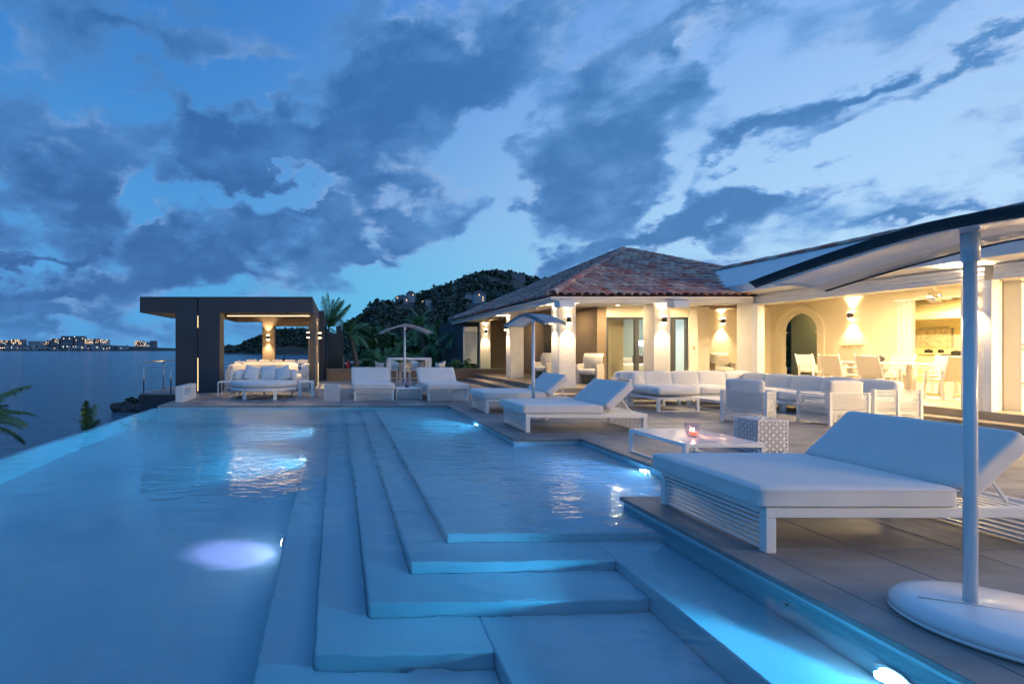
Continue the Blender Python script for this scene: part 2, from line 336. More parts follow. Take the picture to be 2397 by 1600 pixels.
# ------------------------------------------------------------------ mesh helpers
class MB:
    def __init__(s): s.v, s.f = [], []
    def add(s, vs, fs, mtx=None):
        o = len(s.v)
        s.v += [tuple(mtx @ Vector(p)) if mtx else tuple(p) for p in vs]
        s.f += [tuple(i + o for i in q) for q in fs]; return s
    def box(s, x0, x1, y0, y1, z0, z1, mtx=None):
        vs = [(x0, y0, z0), (x1, y0, z0), (x1, y1, z0), (x0, y1, z0), (x0, y0, z1), (x1, y0, z1), (x1, y1, z1), (x0, y1, z1)]
        fs = [(0, 3, 2, 1), (4, 5, 6, 7), (0, 1, 5, 4), (1, 2, 6, 5), (2, 3, 7, 6), (3, 0, 4, 7)]
        return s.add(vs, fs, mtx)
    def bar(s, p0, p1, w, h, up=(0, 0, 1)):
        p0, p1 = Vector(p0), Vector(p1); d = (p1 - p0).normalized(); u = Vector(up)
        if abs(d.dot(u)) > 0.99: u = Vector((0, 1, 0))
        a = d.cross(u).normalized() * w / 2; b = a.cross(d).normalized() * h / 2
        vs = [p0 - a - b, p0 + a - b, p0 + a + b, p0 - a + b, p1 - a - b, p1 + a - b, p1 + a + b, p1 - a + b]
        return s.add(vs, [(0, 1, 2, 3), (7, 6, 5, 4), (0, 4, 5, 1), (1, 5, 6, 2), (2, 6, 7, 3), (3, 7, 4, 0)])
    def tube(s, pts, rads, n=10, cap=True):
        pts = [Vector(p) for p in pts]
        if not hasattr(rads, '__len__'): rads = [rads] * len(pts)
        o = len(s.v)
        for i, p in enumerate(pts):
            d = (pts[min(i + 1, len(pts) - 1)] - pts[max(i - 1, 0)]).normalized()
            r = Vector((1, 0, 0)) if abs(d.x) < 0.9 else Vector((0, 1, 0))
            a = d.cross(r).normalized(); b = d.cross(a).normalized()
            for k in range(n):
                t = 2 * PI * k / n; s.v.append(tuple(p + (a * math.cos(t) + b * math.sin(t)) * rads[i]))
        for i in range(len(pts) - 1):
            for k in range(n):
                k2 = (k + 1) % n; s.f.append((o + i * n + k, o + i * n + k2, o + (i + 1) * n + k2, o + (i + 1) * n + k))
        if cap:
            s.f.append(tuple(o + k for k in range(n))[::-1]); s.f.append(tuple(o + (len(pts) - 1) * n + k for k in range(n)))
        return s
    def lathe(s, prof, n=24, sx=1.0, sy=1.0, cx=0, cy=0):
        o = len(s.v)
        for (r, z) in prof:
            for k in range(n):
                t = 2 * PI * k / n; s.v.append((cx + r * sx * math.cos(t), cy + r * sy * math.sin(t), z))
        for i in range(len(prof) - 1):
            for k in range(n):
                k2 = (k + 1) % n; s.f.append((o + i * n + k, o + i * n + k2, o + (i + 1) * n + k2, o + (i + 1) * n + k))
        s.f.append(tuple(o + k for k in range(n))[::-1]); s.f.append(tuple(o + (len(prof) - 1) * n + k for k in range(n)))
        return s
    def mesh(s, name, m, smooth_=False, bevel=0.0, seg=1):
        me = bpy.data.meshes.new(name); me.from_pydata(s.v, [], s.f); me.update()
        if bevel > 0:
            bm = bmesh.new(); bm.from_mesh(me)
            bmesh.ops.bevel(bm, geom=list(bm.edges), offset=bevel, segments=seg, affect='EDGES', profile=0.7)
            bm.to_mesh(me); bm.free()
        me.materials.append(m)
        if smooth_:
            for p in me.polygons: p.use_smooth = True
        return me
def put(name, me, parent=None, loc=(0, 0, 0), rot=(0, 0, 0), sc=None):
    o = bpy.data.objects.new(name, me); col.objects.link(o); o.location = loc; o.rotation_euler = rot
    if sc: o.scale = sc
    if parent: o.parent = parent
    return o
def tag(o, label=None, cat=None, group=None, kind=None):
    if label: o['label'] = label
    if cat: o['category'] = cat
    if group: o['group'] = group
    if kind: o['kind'] = kind
    return o
def thing(name, label, cat, loc=(0, 0, 0), rz=0.0, group=None):
    o = bpy.data.objects.new(name, None); col.objects.link(o); o.location = loc; o.rotation_euler = (0, 0, rz)
    o.empty_display_size = 0.2
    return tag(o, label, cat, group)
def struct(name, me):
    return tag(put(name, me), kind='structure')
CH = {}
def children(o): return [c for c in list(col.objects) if c.parent == o]
def dup(root, loc, rz=None, label=None, scale=None, group=None):
    r = root.copy(); col.objects.link(r); r.location = loc
    if rz is not None: r.rotation_euler = (0, 0, rz)
    if label: r['label'] = label
    if group: r['group'] = group
    if scale: r.scale = (scale,) * 3
    for c in children(root):
        d = c.copy(); col.objects.link(d); d.parent = r
        for g in children(c):
            e = g.copy(); col.objects.link(e); e.parent = d
    return r

def boxm(name, m, x0, x1, y0, y1, z0, z1, bevel=0.0):
    return MB().box(x0, x1, y0, y1, z0, z1).mesh(name, m, bevel=bevel)
_cache = {}
def slatmesh(key, m, sx, sy, sz, bevel=0.0):
    k = (key, m.name, round(sx, 4), round(sy, 4), round(sz, 4))
    if k not in _cache: _cache[k] = boxm(key, m, -sx / 2, sx / 2, -sy / 2, sy / 2, -sz / 2, sz / 2, bevel)
    return _cache[k]

def cushion(name, sx, sy, sz, r=0.05, puff=0.02, n=10, m=None, seed=0, wrinkle=0.004, side=.5):
    """soft rounded block centred at the origin"""
    key = (name, sx, sy, sz, r, puff, seed)
    if key in _cache: return _cache[key]
    bm = bmesh.new(); bmesh.ops.create_cube(bm, size=2.0)
    bmesh.ops.subdivide_edges(bm, edges=list(bm.edges), cuts=n, use_grid_fill=True)
    h = Vector((sx / 2, sy / 2, sz / 2)); r = min(r, h.x * .95, h.y * .95, h.z * .95); inn = h - Vector((r, r, r))
    for v in bm.verts:
        c = v.co.copy()
        # cluster the grid towards the edges so that they stay round
        q = Vector(tuple(math.copysign(abs(t) ** 0.72, t) for t in c))
        p = Vector((q.x * h.x, q.y * h.y, q.z * h.z))
        k = Vector(tuple(max(-inn[i], min(inn[i], p[i])) for i in range(3)))
        d = p - k
        if d.length > 1e-7: p = k + d.normalized() * r
        u, w, t = c.x, c.y, c.z
        p.z += math.copysign(1, t) * puff * (1 - u * u) * (1 - w * w) * abs(t)
        p.x += math.copysign(1, u) * puff * side * (1 - t * t) * (1 - w * w) * abs(u)
        p.y += math.copysign(1, w) * puff * side * (1 - t * t) * (1 - u * u) * abs(w)
        nz = noise.noise(p * 3.5 + Vector((seed * 3.1, 0, 0))) + .5 * noise.noise(p * 9 + Vector((seed, 5, 0)))
        p += p.normalized() * nz * wrinkle * 1.6
        v.co = p
    me = bpy.data.meshes.new(name); bm.to_mesh(me); bm.free(); me.materials.append(m or M_cush)
    for pl in me.polygons: pl.use_smooth = True
    _cache[key] = me; return me

# ------------------------------------------------------------------ far setting: sea, land, hills
def grid_mesh(name, m, f, nu, nv, smooth_=True):
    vs, fs = [], []
    for i in range(nu + 1):
        for j in range(nv + 1): vs.append(f(i / nu, j / nv))
    for i in range(nu):
        for j in range(nv):
            a = i * (nv + 1) + j; fs.append((a, a + nv + 1, a + nv + 2, a + 1))
    me = bpy.data.meshes.new(name); me.from_pydata(vs, [], fs); me.materials.append(m)
    if smooth_:
        for p in me.polygons: p.use_smooth = True
    return me
SEA = -10.0
struct('sea', MB().add([(-9000, -3000, SEA), (9000, -3000, SEA), (9000, 9000, SEA), (-9000, 9000, SEA)], [(0, 1, 2, 3)]).mesh('sea', M_sea))

def interp(tab, x):
    if x <= tab[0][0]: return tab[0][1]
    for (a, b), (c, d) in zip(tab, tab[1:]):
        if x <= c: return b + (d - b) * (x - a) / (c - a)
    return tab[-1][1]
crest = [(700, 822), (760, 806), (800, 780), (823, 763), (845, 748), (863, 734), (872, 716), (881, 712), (930, 709), (981, 698), (1019, 683), (1058, 670), (1109, 650), (1147, 643), (1190, 643), (1225, 652), (1275, 664), (1340, 680), (1500, 700), (1800, 690), (2300, 700)]
cdist = [(700, 160), (880, 210), (930, 230), (1019, 320), (1120, 420), (1300, 440), (2300, 420)]
def hill_h(x, y):
    px = CX + x / y * FPX
    c = interp(crest, px); Rr = interp(cdist, px); zc = 1.45 + (CY - c) / FPX * Rr
    t = (y - 55) / (Rr - 55)
    z0 = -1.5
    if t < 0: h = z0
    elif t < 1: h = z0 + (zc - z0) * (t ** 1.15)
    else: h = zc - (t - 1) * Rr * 0.28
    edge = max(0.0, min(1.0, (px - 740) / 70.0))
    h = h * edge + (SEA - 3) * (1 - edge)
    return h + 1.2 * noise.noise(Vector((x * .03, y * .03, 0))) * min(1, max(0, t * 2)) * edge
def hill_f(u, v):
    px = 690 + (2400 - 690) * u; y = 56 + (620 - 56) * v ** 1.3
    x = (px - CX) / FPX * y
    return (x, y, hill_h(x, y))
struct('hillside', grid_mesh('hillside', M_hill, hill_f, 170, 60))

def hill_D(px, py):
    Rr = interp(cdist, px); y = 70.0
    while y < Rr * .985:
        if CY - (hill_h((px - CX) / FPX * y, y) - 1.45) / y * FPX <= py: break
        y += 2
    return y
# woodland: leafy clumps over the hill, one mass nobody could count
def clump(mb, c, s, seed, k=14):
    rr = random.Random(seed)
    for _ in range(k):
        d = Vector((rr.gauss(0, 1), rr.gauss(0, 1), abs(rr.gauss(0, .8)))).normalized()
        p = Vector(c) + Vector((d.x, d.y, d.z * .9)) * s * rr.uniform(.35, 1.0)
        a = Vector((rr.uniform(-1, 1), rr.uniform(-1, 1), rr.uniform(-.5, 1))).normalized()
        b = a.cross(d + Vector((.01, .02, .03))).normalized(); q = s * rr.uniform(.28, .6)
        mb.add([p - a * q, p + b * q * .7, p + a * q, p - b * q * .7], [(0, 1, 2, 3)])
HV = [(941, 708, 26, 9, 226, 'pale low villa on the left shoulder of the hill', .1),
      (962, 706, 20, 14, 230, 'taller pale villa with hipped roof on the hill shoulder', .2),
      (1003, 716, 13, 9, 250, 'small square white pavilion below the hill ridge', .0),
      (1098, 706, 14, 12, 300, 'small white hillside cottage beside the lit villa', .0),
      (1124, 708, 26, 16, 300, 'white villa with orange-lit window high on the hill', .35),
      (1160, 644, 34, 6, 405, 'long white house on the very top of the hill', .1),
      (1215, 659, 30, 13, 425, 'grey flat-roofed block at the right end of the hilltop', .0)]
HV2 = [q[:5] + (hill_D(q[0], q[1]) + 4,) for q in HV]
wb = MB(); r2 = random.Random(3)
for i in range(11000):
    px = r2.uniform(745, 1560) if i > 1800 else r2.uniform(790, 1300)
    t = r2.uniform(.0, 1.0) ** .8
    Rr = interp(cdist, px); y = 62 + (Rr * 1.02 - 62) * t
    if i < 1800: y = Rr * r2.uniform(.94, 1.01)
    x = (px - CX) / FPX * y; s = y * r2.uniform(.0028, .0068) * (1.9 if i % 9 == 0 else 1) + .3
    pyy = CY - (hill_h(x, y) + s - 1.45) / y * FPX
    if any(abs(px - q[0]) < q[2] * .5 + 3 and q[1] - q[3] - 1 < pyy < q[1] + 14 and y < q[5] for q in HV2): continue
    clump(wb, (x, y, hill_h(x, y) + s * .2), s, i, 8)
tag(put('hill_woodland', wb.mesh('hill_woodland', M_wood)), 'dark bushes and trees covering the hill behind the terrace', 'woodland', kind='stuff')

# wooded headland seen through the pavilion
hcrest = [(440, 816.5), (515, 815), (545, 810), (575, 803), (600, 796), (625, 787), (645, 779), (680, 776), (720, 779), (760, 785), (800, 792), (850, 806)]
def head_f(u, v):
    px = 440 + 410 * u; yc = interp(hcrest, px)
    y = 850 + 700 * v; x = (px - CX) / FPX * y
    t = min(1, max(0, (y - 930) / 250)); zc = 1.45 + (CY - yc) / FPX * 1180
    near = max(0, min(1, (px - 560) / 60)); t0 = min(1, max(0, (y - (1060 - 120 * near)) / 150))
    h = (SEA - 2) + (zc - SEA + 2) * min(1, t0) if y < 1200 else zc - (y - 1200) * .3
    return (x, y, h + 2.2 * noise.noise(Vector((x * .02, y * .02, 3))))
struct('headland', grid_mesh('headland', M_hill, head_f, 90, 30))
wb = MB()
for i in range(1300):
    px = r2.uniform(520, 840); u = (px - 440) / 410; v = r2.uniform(.2, .5)
    p = head_f(u, v)
    if p[2] > SEA + 2: clump(wb, (p[0], p[1], p[2] + 1), r2.uniform(5, 9), i + 9000, 8)
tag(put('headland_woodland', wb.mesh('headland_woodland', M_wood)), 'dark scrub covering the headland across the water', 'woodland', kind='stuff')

# far shore with its town
fcrest = [(-300, 806), (0, 807), (100, 808), (180, 806), (230, 806), (290, 809), (330, 812), (420, 815), (560, 816.5)]
def far_f(u, v):
    px = -300 + 860 * u; y = 2560 + 900 * v; x = (px - CX) / FPX * y
    zc = 1.45 + (CY - interp(fcrest, px)) / FPX * 2900
    t = min(1, v / .35)
    return (x, y, SEA - 1 + (zc - SEA + 1) * t if v < .5 else zc - (v - .5) * 60)
struct('far_shore', grid_mesh('far_shore', M_farland, far_f, 60, 20))

def far_house(name, label, cat, px, py, wpx, hpx, D, wall=M_farwhite, lit=0, roof=None, group=None, cool=False, rows=2, cols=4):
    """box house at distance D whose base stands at py in the photo"""
    X = (px - CX) / FPX * D; z = 1.45 + (CY - py) / FPX * D; w = wpx * D / FPX; h = hpx * D / FPX; d = w * .7
    t = thing(name, label, cat, (X, D, z), 0, group)
    if name == 'hilltop_building' or True:
        put('wall', boxm('wall', wall, -w / 2, w / 2, 0, d, -h * .8, h), t)
    if roof:
        e = w * .06; rh = h * .45
        mb = MB().add([(-w/2-e, -e, h), (w/2+e, -e, h), (w/2+e, d+e, h), (-w/2-e, d+e, h), (-w*.2, d*.5, h+rh), (w*.2, d*.5, h+rh)],
                      [(0, 1, 5, 4), (1, 2, 5), (2, 3, 4, 5), (3, 0, 4), (3, 2, 1, 0)])
        put('roof', mb.mesh('roof', roof), t)
    ww, wh = w / cols * .46, h / rows * .5
    rr = random.Random(int(px * 7 + py))
    for i in range(cols):
        for j in range(rows):
            mm = M_dimwin
            if rr.random() < lit: mm = M_lampc if (cool or rr.random() < .3) else M_lampw
            put('window', slatmesh('window', mm, ww, d * .02, wh), t, (-w / 2 + (i + .5) * w / cols, -d * .011, h * (j + .5) / rows))
    return t
# (px, base y, w, h, lit, grey?) of the buildings of the far town
FT = [(8, 806, 20, 10, .5, 1, 'grey block at the far left end of the far shore'),
      (38, 806, 26, 12, .6, 1, 'brightly lit flat-roofed block left of the far town'),
      (80, 807, 28, 9, .1, 0, 'pale low building on the far shore, left of the twin towers'),
      (108, 806, 12, 9, .4, 1, 'small grey block just left of the pale pair of houses'),
      (128, 804, 20, 12, .2, 1, 'middle-height block immediately left of the tallest towers'),
      (156, 802, 27, 16, .1, 1, 'left half of the tallest grey twin tower on the far shore'),
      (184, 802, 22, 16, .15, 1, 'right half of the tallest grey twin tower on the far shore'),
      (208, 804, 20, 11, .7, 0, 'orange-lit hotel block right of the twin towers'),
      (226, 803, 10, 11, .3, 1, 'narrow dark block between the two orange-lit hotels'),
      (243, 804, 18, 10, .65, 0, 'second orange-lit hotel block, at the end of the row'),
      (324, 810, 18, 13, .4, 1, 'left tower of the isolated trio near the pavilion'),
      (342, 810, 16, 10, .5, 0, 'middle lit tower of the isolated trio near the pavilion'),
      (358, 810, 14, 13, .05, 1, 'right tower of the isolated trio near the pavilion')]
for (px, py, w, h, lit, g, lb) in FT:
    far_house('tower_block', lb, 'building', px, py, w, h, 2850, M_fargrey if g else M_farwhite, lit, group='buildings of the town across the water', rows=4, cols=6)
r3 = random.Random(11)
SEA_L = []
_refs = [(0, 'below the grey block at the far left'), (7, 'below the brightly lit block'), (12, 'left of the pair of pale houses'), (16, 'below the low pale building'), (21, 'just left of the twin towers'), (25, 'under the twin towers'), (29, 'under the orange-lit hotels'), (34, 'right of the hotels'), (39, 'in the gap before the isolated towers')]
for _i in range(44):
    _r = [q for q in _refs if q[0] <= _i][-1]
    SEA_L.append(('first', 'second', 'third', 'fourth', 'fifth', 'sixth', 'seventh')[_i - _r[0]] + ' from the left ' + _r[1])
for i in range(44):
    px = 6 + i * 7.2 + r3.uniform(-3, 3); py = r3.uniform(812, 818.5); w = r3.uniform(5, 14); h = r3.uniform(2.5, 5)
    if px > 300: continue
    far_house('seaside_house', 'small white shore house, ' + SEA_L[i], 'house', px, py, w, h, 2620, M_farwhite, r3.choice((0, .15, .4)),
              group='small houses along the far shore', rows=1, cols=3, cool=r3.random() < .3)
bt = thing('motor_boat', 'small white boat moored off the far shore', 'boat', ((160 - CX) / FPX * 2000, 2000, SEA))
put('hull', MB().add([(-9, -2.5, 0), (8, -2.5, 0), (12, 0, 0), (8, 2.5, 0), (-9, 2.5, 0), (-10, -3, 2.2), (9, -3, 2.2), (15, 0, 2.8), (9, 3, 2.2), (-10, 3, 2.2)],
    [(4, 3, 2, 1, 0), (5, 6, 7, 8, 9), (0, 1, 6, 5), (1, 2, 7, 6), (2, 3, 8, 7), (3, 4, 9, 8), (4, 0, 5, 9)]).mesh('hull', M_farwhite), bt)
put('cabin', boxm('cabin', M_farwhite, -4, 4, -2, 2, 2.2, 4.8), bt)

# villas on the hill

for (px, py, w, h, D, lb, lit) in HV:
    D = hill_D(px, py) - 3; py -= 3; h += 2
    far_house('hill_villa', lb, 'house', px, py, w, h, D, M_fargrey if 'grey' in lb else M_farwhite, lit * .35, None if ('flat' in lb or 'square' in lb) else M_farroof, 'villas on the hill', rows=3 if h > 11 else 2, cols=6)
for (px, py, D, lb) in ((989, 711, 238, 'round amber lamp glowing on the hillside left of the square pavilion'), (1062, 703, 285, 'yellow lamp glowing among bushes left of the lit villa'), (1028, 708, 270, 'faint warm lamp between the square pavilion and the bushes')):
    t = thing('hill_lamp', lb, 'lamp', ((px - CX) / FPX * hill_D(px, py), hill_D(px, py) - 1, 1.6 + (CY - py) / FPX * hill_D(px, py)), 0, 'lamps on the hillside')
    put('globe', MB().lathe([(.05, 0), (.5, .25), (.62, .6), (.5, .95), (.05, 1.2)], 10).mesh('globe', M_lampw, True), t)
    put('post', MB().tube([(0, 0, -6), (0, 0, 0)], .12, 6).mesh('post', M_dark), t)
for (px, py, w, h, D, lb) in ((668, 776, 42, 6, 1175, 'long white building on top of the headland seen through the pavilion'), (592, 799, 16, 4, 1170, 'small white house on the headland slope'), (529, 815, 12, 8, 1300, 'pale block at the tip of the headland by the pavilion column')):
    far_house('headland_house', lb, 'house', px, py, w, h, D, M_farwhite, .15, None, 'houses on the headland', rows=2, cols=6)

# rocks in the sea below the left terrace
rk = thing('rock_islet', 'dark rocks with low scrub in the sea beside the terrace', 'rocks', (-38.3, 90, SEA))
rr = random.Random(5)
for i in range(16):
    bm = bmesh.new(); bmesh.ops.create_icosphere(bm, subdivisions=2, radius=1)
    s = rr.uniform(.5, 1.5); sd = rr.uniform(0, 50)
    for v in bm.verts: v.co = Vector((v.co.x * s * 1.4, v.co.y * s, v.co.z * s * .8)) * (1 + .5 * noise.noise(v.co * 1.3 + Vector((sd, 0, 0))))
    me = bpy.data.meshes.new('rock'); bm.to_mesh(me); bm.free(); me.materials.append(M_rock)
    put('rock', me, rk, (rr.uniform(-2.4, 3.6), rr.uniform(-2, 2), rr.uniform(0, .8)))
wb = MB()
for i in range(60): clump(wb, (rr.uniform(-1, 4), rr.uniform(-1.5, 1.5), rr.uniform(.8, 2.1)), .45, i + 400, 16)
tag(put('scrub', wb.mesh('scrub', M_wood), rk), kind='stuff')
# bank of land under the terrace
bank = grid_mesh('coast_bank', M_hill, lambda u, v: ((-9 - 9 * v - 1.5 * noise.noise(Vector((u * 9, v * 3, 0)))) , -10 + 75 * u, -2.6 - 9.5 * v ** .8 + 1.2 * noise.noise(Vector((u * 14, v * 5, 2)))), 60, 14)
struct('coast_bank', bank)
struct('garden_ground', MB().add([(-9, -10, -2.6), (60, -10, -2.6), (60, 22.2, -2.6), (-9, 22.2, -2.6), (-9, 66, -3), (60, 66, -2.0)], [(0, 1, 2, 3), (3, 2, 5, 4)]).mesh('garden_ground', M_hill))

# gazebo and dark conifers below the far end of the pavilion
gz = thing('gazebo', 'small dark hipped gazebo by the water, seen through the pavilion', 'gazebo', (-13.2, 120, -4.8))
put('roof', MB().add([(-1.9, -1.9, 2.8), (1.9, -1.9, 2.8), (1.9, 1.9, 2.8), (-1.9, 1.9, 2.8), (0, 0, 4.1)], [(0, 1, 4), (1, 2, 4), (2, 3, 4), (3, 0, 4), (3, 2, 1, 0)]).mesh('roof', M_slate), gz)
pm = MB().tube([(0, 0, -5), (0, 0, 2.8)], .12, 6).mesh('post', M_dark)
for a in (-1.6, 1.6):
    for b in (-1.6, 1.6): put('post', pm, gz, (a, b, 0))

# ------------------------------------------------------------------ pool
ZW = -0.07
PX0, PX1, PX2 = -4.70, 2.85, 3.95       # sea edge, main right wall, recess wall
PYN, PYF, RY0, RY1, NX = -3.0, 12.38, 4.73, 7.82, 2.80
pb = MB()
pb.box(PX0 + .09, -0.52, PYN, PYF, -1.75, -1.40)                      # floor
edges_x = [0.95, 0.58, 0.22, -0.15, -0.52]; lev = [-.32, -.50, -.68, -.86, -1.04]; edges_y = [4.22, 3.85, 3.43, 3.06, 2.68]
struct('pool_floor', pb.mesh('pool_floor', M_pool))
# stairs in an L round the shelf: every tread a block of its own
steps = thing('pool_steps', 'submerged plaster steps descending round a corner in the pool', 'steps', (0, 0, 0))
for i in range(5):
    x0, z1 = edges_x[i], lev[i]; y0 = edges_y[i]
    if i == 0:
        me = boxm('shelf', M_pool, x0, 3.98, y0, PYF, -1.74, z1, .012); put('shelf', me, steps)
        continue
    xp, yp = edges_x[i - 1] - .002, edges_y[i - 1] - .002
    xr = 2.22 if i < 4 else 1.0
    ynear = y0
    ztop = z1
    def L_tread(x0, x1, ylo, yhi, xr, z):
        """L-shaped block: long leg x0..x1 from ylo to the far wall, short leg ylo..yhi out to xr"""
        P = [(x0, ylo), (xr, ylo), (xr, yhi), (x1, yhi), (x1, PYF), (x0, PYF)]
        mb = MB(); mb.v += [(p[0], p[1], -1.74) for p in P] + [(p[0], p[1], z) for p in P]
        mb.f += [(0, 1, 2, 3, 4, 5)[::-1], tuple(range(6, 12))] + [(k, (k + 1) % 6, 6 + (k + 1) % 6, 6 + k) for k in range(6)]
        return mb.mesh('tread', M_pool, bevel=.028, seg=3)
    put('tread', L_tread(x0, xp, y0, yp, 1.0 if i == 3 or i == 4 else 2.22, z1), steps)
    if i == 3: put('platform', boxm('platform', M_pool, 1.002, 2.22, PYN, yp, -1.74, z1 - .001, .012), steps)
put('lower_landing', boxm('lower_landing', M_pool, -.52, .998, PYN, 2.676, -1.74, -1.22, .016), steps)
put('bench', boxm('bench', M_pool, 2.222, NX, PYN, 4.218, -1.74, -.50, .012), steps)
# pool walls
wm = MB()
wm.box(PX0 - .02, PX0 + .09, PYN, PYF, -3.4, ZW - .012)
struct('infinity_edge_wall', wm.mesh('infinity_edge_wall', M_pool, bevel=.01))
wm = MB()
wm.box(PX0 + .092, PX2 + .3, PYF, PYF + .3, -1.75, -.045)
wm.box(PX1, PX1 + .3, RY1 + .002, PYF - .002, -1.75, -.045)
wm.box(PX1 + .3, PX2 + .3, RY1, RY1 + .3, -1.75, -.046)
wm.box(PX2, PX2 + .3, RY0, RY1 - .002, -1.75, -.045)
wm.box(NX + .3, PX2 + .3, RY0 - .3, RY0, -1.75, -.046)
wm.box(NX, NX + .3, PYN, RY0 - .0, -1.75, -.045)
wm.box(PX0, NX, PYN - .3, PYN, -1.75, -.045)
struct('pool_wall', wm.mesh('pool_wall', M_pool))
wv = MB()
def sheet(x0, x1, y0, y1, z, mb): mb.add([(x0, y0, z), (x1, y0, z), (x1, y1, z), (x0, y1, z)], [(0, 1, 2, 3)])
sheet(PX0 - .02, NX, PYN, RY0, ZW, wv); sheet(PX0 - .02, PX1, RY0, PYF, ZW, wv); sheet(PX1, PX2, RY0, RY1, ZW, wv)
# film of water running over the sea edge
wv.add([(PX0 - .02, PYN, ZW), (PX0 - .02, PYF, ZW), (PX0 - .03, PYF, ZW - .5), (PX0 - .03, PYN, ZW - .5)], [(0, 1, 2, 3)])
struct('pool_water', wv.mesh('pool_water', M_water))

def pool_light(loc, yaw, tilt, power, color, size=.055, cone=120, label='', lens=M_poolamp):
    t = thing('pool_light', label, 'pool light', loc, yaw, 'round underwater lights of the pool')
    put('rim', MB().tube([(0.004, 0, 0), (.02, 0, 0)], size * 1.45, 20).mesh('rim', M_steel), t)
    put('lens', MB().tube([(.02, 0, 0), (.028, 0, 0)], size, 16).mesh('lens', lens), t)
    if power:
        ld = bpy.data.lights.new('lamp', 'SPOT'); ld.energy = power; ld.color = color; ld.spot_size = R(cone); ld.spot_blend = .6; ld.shadow_soft_size = .04
        lo = bpy.data.objects.new('lamp', ld); col.objects.link(lo); lo.parent = t; lo.location = (.06, 0, 0); lo.rotation_euler = (0, R(-90 + tilt), 0)
    return t
B1, B2, B3 = (.06, .55, 1.0), (.18, .45, 1.0), (.55, .42, 1.0)
M_pl2 = mat('pool_lamp_lens_soft', (1, 1, 1), .4, emit=(.6, .75, 1.0), estr=30)
pool_light((PX1, 9.85, -.16), PI, 0, 140, B1, .045, 150, 'cyan pool light on the wall below the far end of the right deck edge')
pool_light((PX2, 6.15, -.20), PI, 0, 190, B2, .05, 150, 'white-blue pool light in the wall of the shallow recess')
pool_light((NX, 2.42, -.36), PI, 0, 150, B1, .06, 140, 'bright cyan pool light in the near right wall')
pool_light((-.53, 10.3, -1.2), PI, 25, 200, B1, .07, 110, 'farthest pool light on the foot of the steps')
pool_light((-.53, 7.9, -1.2), PI, 25, 230, B1, .07, 110, 'middle pool light on the foot of the steps')
pool_light((-.53, 4.85, -1.15), PI, 48, 520, B3, .07, 68, 'nearest pool light on the foot of the steps', lens=M_pl2)
t = thing('pool_jet', 'white round jet fitting with dark hole in the near right wall', 'jet fitting', (NX, 3.0, -.24), PI)
put('flange', MB().tube([(0.001, 0, 0), (.012, 0, 0)], .05, 20).mesh('flange', M_gloss), t)
put('nozzle', MB().tube([(.012, 0, 0), (.016, 0, 0)], .014, 12).mesh('nozzle', M_black), t)

# ------------------------------------------------------------------ deck
sb = MB()
for (x0, x1, y0, y1) in ((NX + .3, 11.5, -3, RY0 - .3), (PX2 + .3, 11.5, RY0 - .3, PYF + .3), (-4.6, 8.8, PYF + .3, 22.1), (-6.38, -4.6, 15.62, 22.1), (8.8, 11.5, PYF + .3, 13.8)):
    sb.box(x0, x1, y0, y1, -.30, -.042)
struct('deck_slab', sb.mesh('deck_slab', M_grout))
pf = boxm('retaining_wall', M_slate, -6.4, -4.62, 15.6, 15.8, -3, -.04)
tag(put('retaining_wall', pf), 'dark retaining wall under the railing left of the pavilion', 'wall')
tag(put('retaining_wall', boxm('retaining_wall', M_slate, -4.62, -4.55, PYF + .31, 15.6, -3, -.043)), 'side wall of the deck behind the infinity edge', 'wall')
TX, TY = .74, 1.48
def tiles(x0, x1, y0, y1, z=0.0, ox=3.04, oy=.55, m=M_deck):
    i0 = math.floor((x0 - ox) / TX); j0 = math.floor((y0 - oy) / TY)
    n = 0
    i = i0
    while ox + i * TX < x1 - 1e-6:
        a, b = max(x0, ox + i * TX), min(x1, ox + (i + 1) * TX)
        j = j0
        while oy + j * TY < y1 - 1e-6:
            c, d = max(y0, oy + j * TY), min(y1, oy + (j + 1) * TY)
            if b - a > .03 and d - c > .03:
                g = .0035; zz = rnd.uniform(-.0006, .0006)
                w, h = (b - a - 2 * g), (d - c - 2 * g)
                put('deck_tile', slatmesh('deck_tile', m, w, h, .038, .003), deck, ((a + b) / 2, (c + d) / 2, z - .019 + zz))
                n += 1
            j += 1
        i += 1
    return n
deck = tag(bpy.data.objects.new('terrace_paving', None), kind='structure'); col.objects.link(deck)
nt_ = 0
nt_ += tiles(NX - .03, 11.45, .55, RY0 + .03)
nt_ += tiles(PX2 - .03, 11.45, RY0 + .03, RY1 - .03)
nt_ += tiles(PX1 - .03, 11.45, RY1 - .03, PYF - .03)
nt_ += tiles(-4.6, 8.8, PYF - .03, 18.31)
sb = MB()
for i in range(-11, 8):
    for j in range(12, 15):
        a, c = 3.04 + i * TX, .55 + j * TY
        if a > -4.6: sb.box(a + .0035, a + TX - .0035, c + .0035, c + TY - .0035, -.038, 0)
for i in range(0, 2):
    for j in range(0, 4): sb.box(-6.38 + i * .9, -5.487 + i * .9, 15.62 + j * 1.48, 17.092 + j * 1.48, -.038, 0)
tag(put('far_deck_tile', sb.mesh('far_deck_tile', M_deck), deck), kind='stuff')
nt_ += tiles(8.8, 11.45, PYF - .03, 13.8)
struct('near_deck', boxm('near_deck', M_deck, NX - .03, 11.45, -3, .546, -.04, 0))

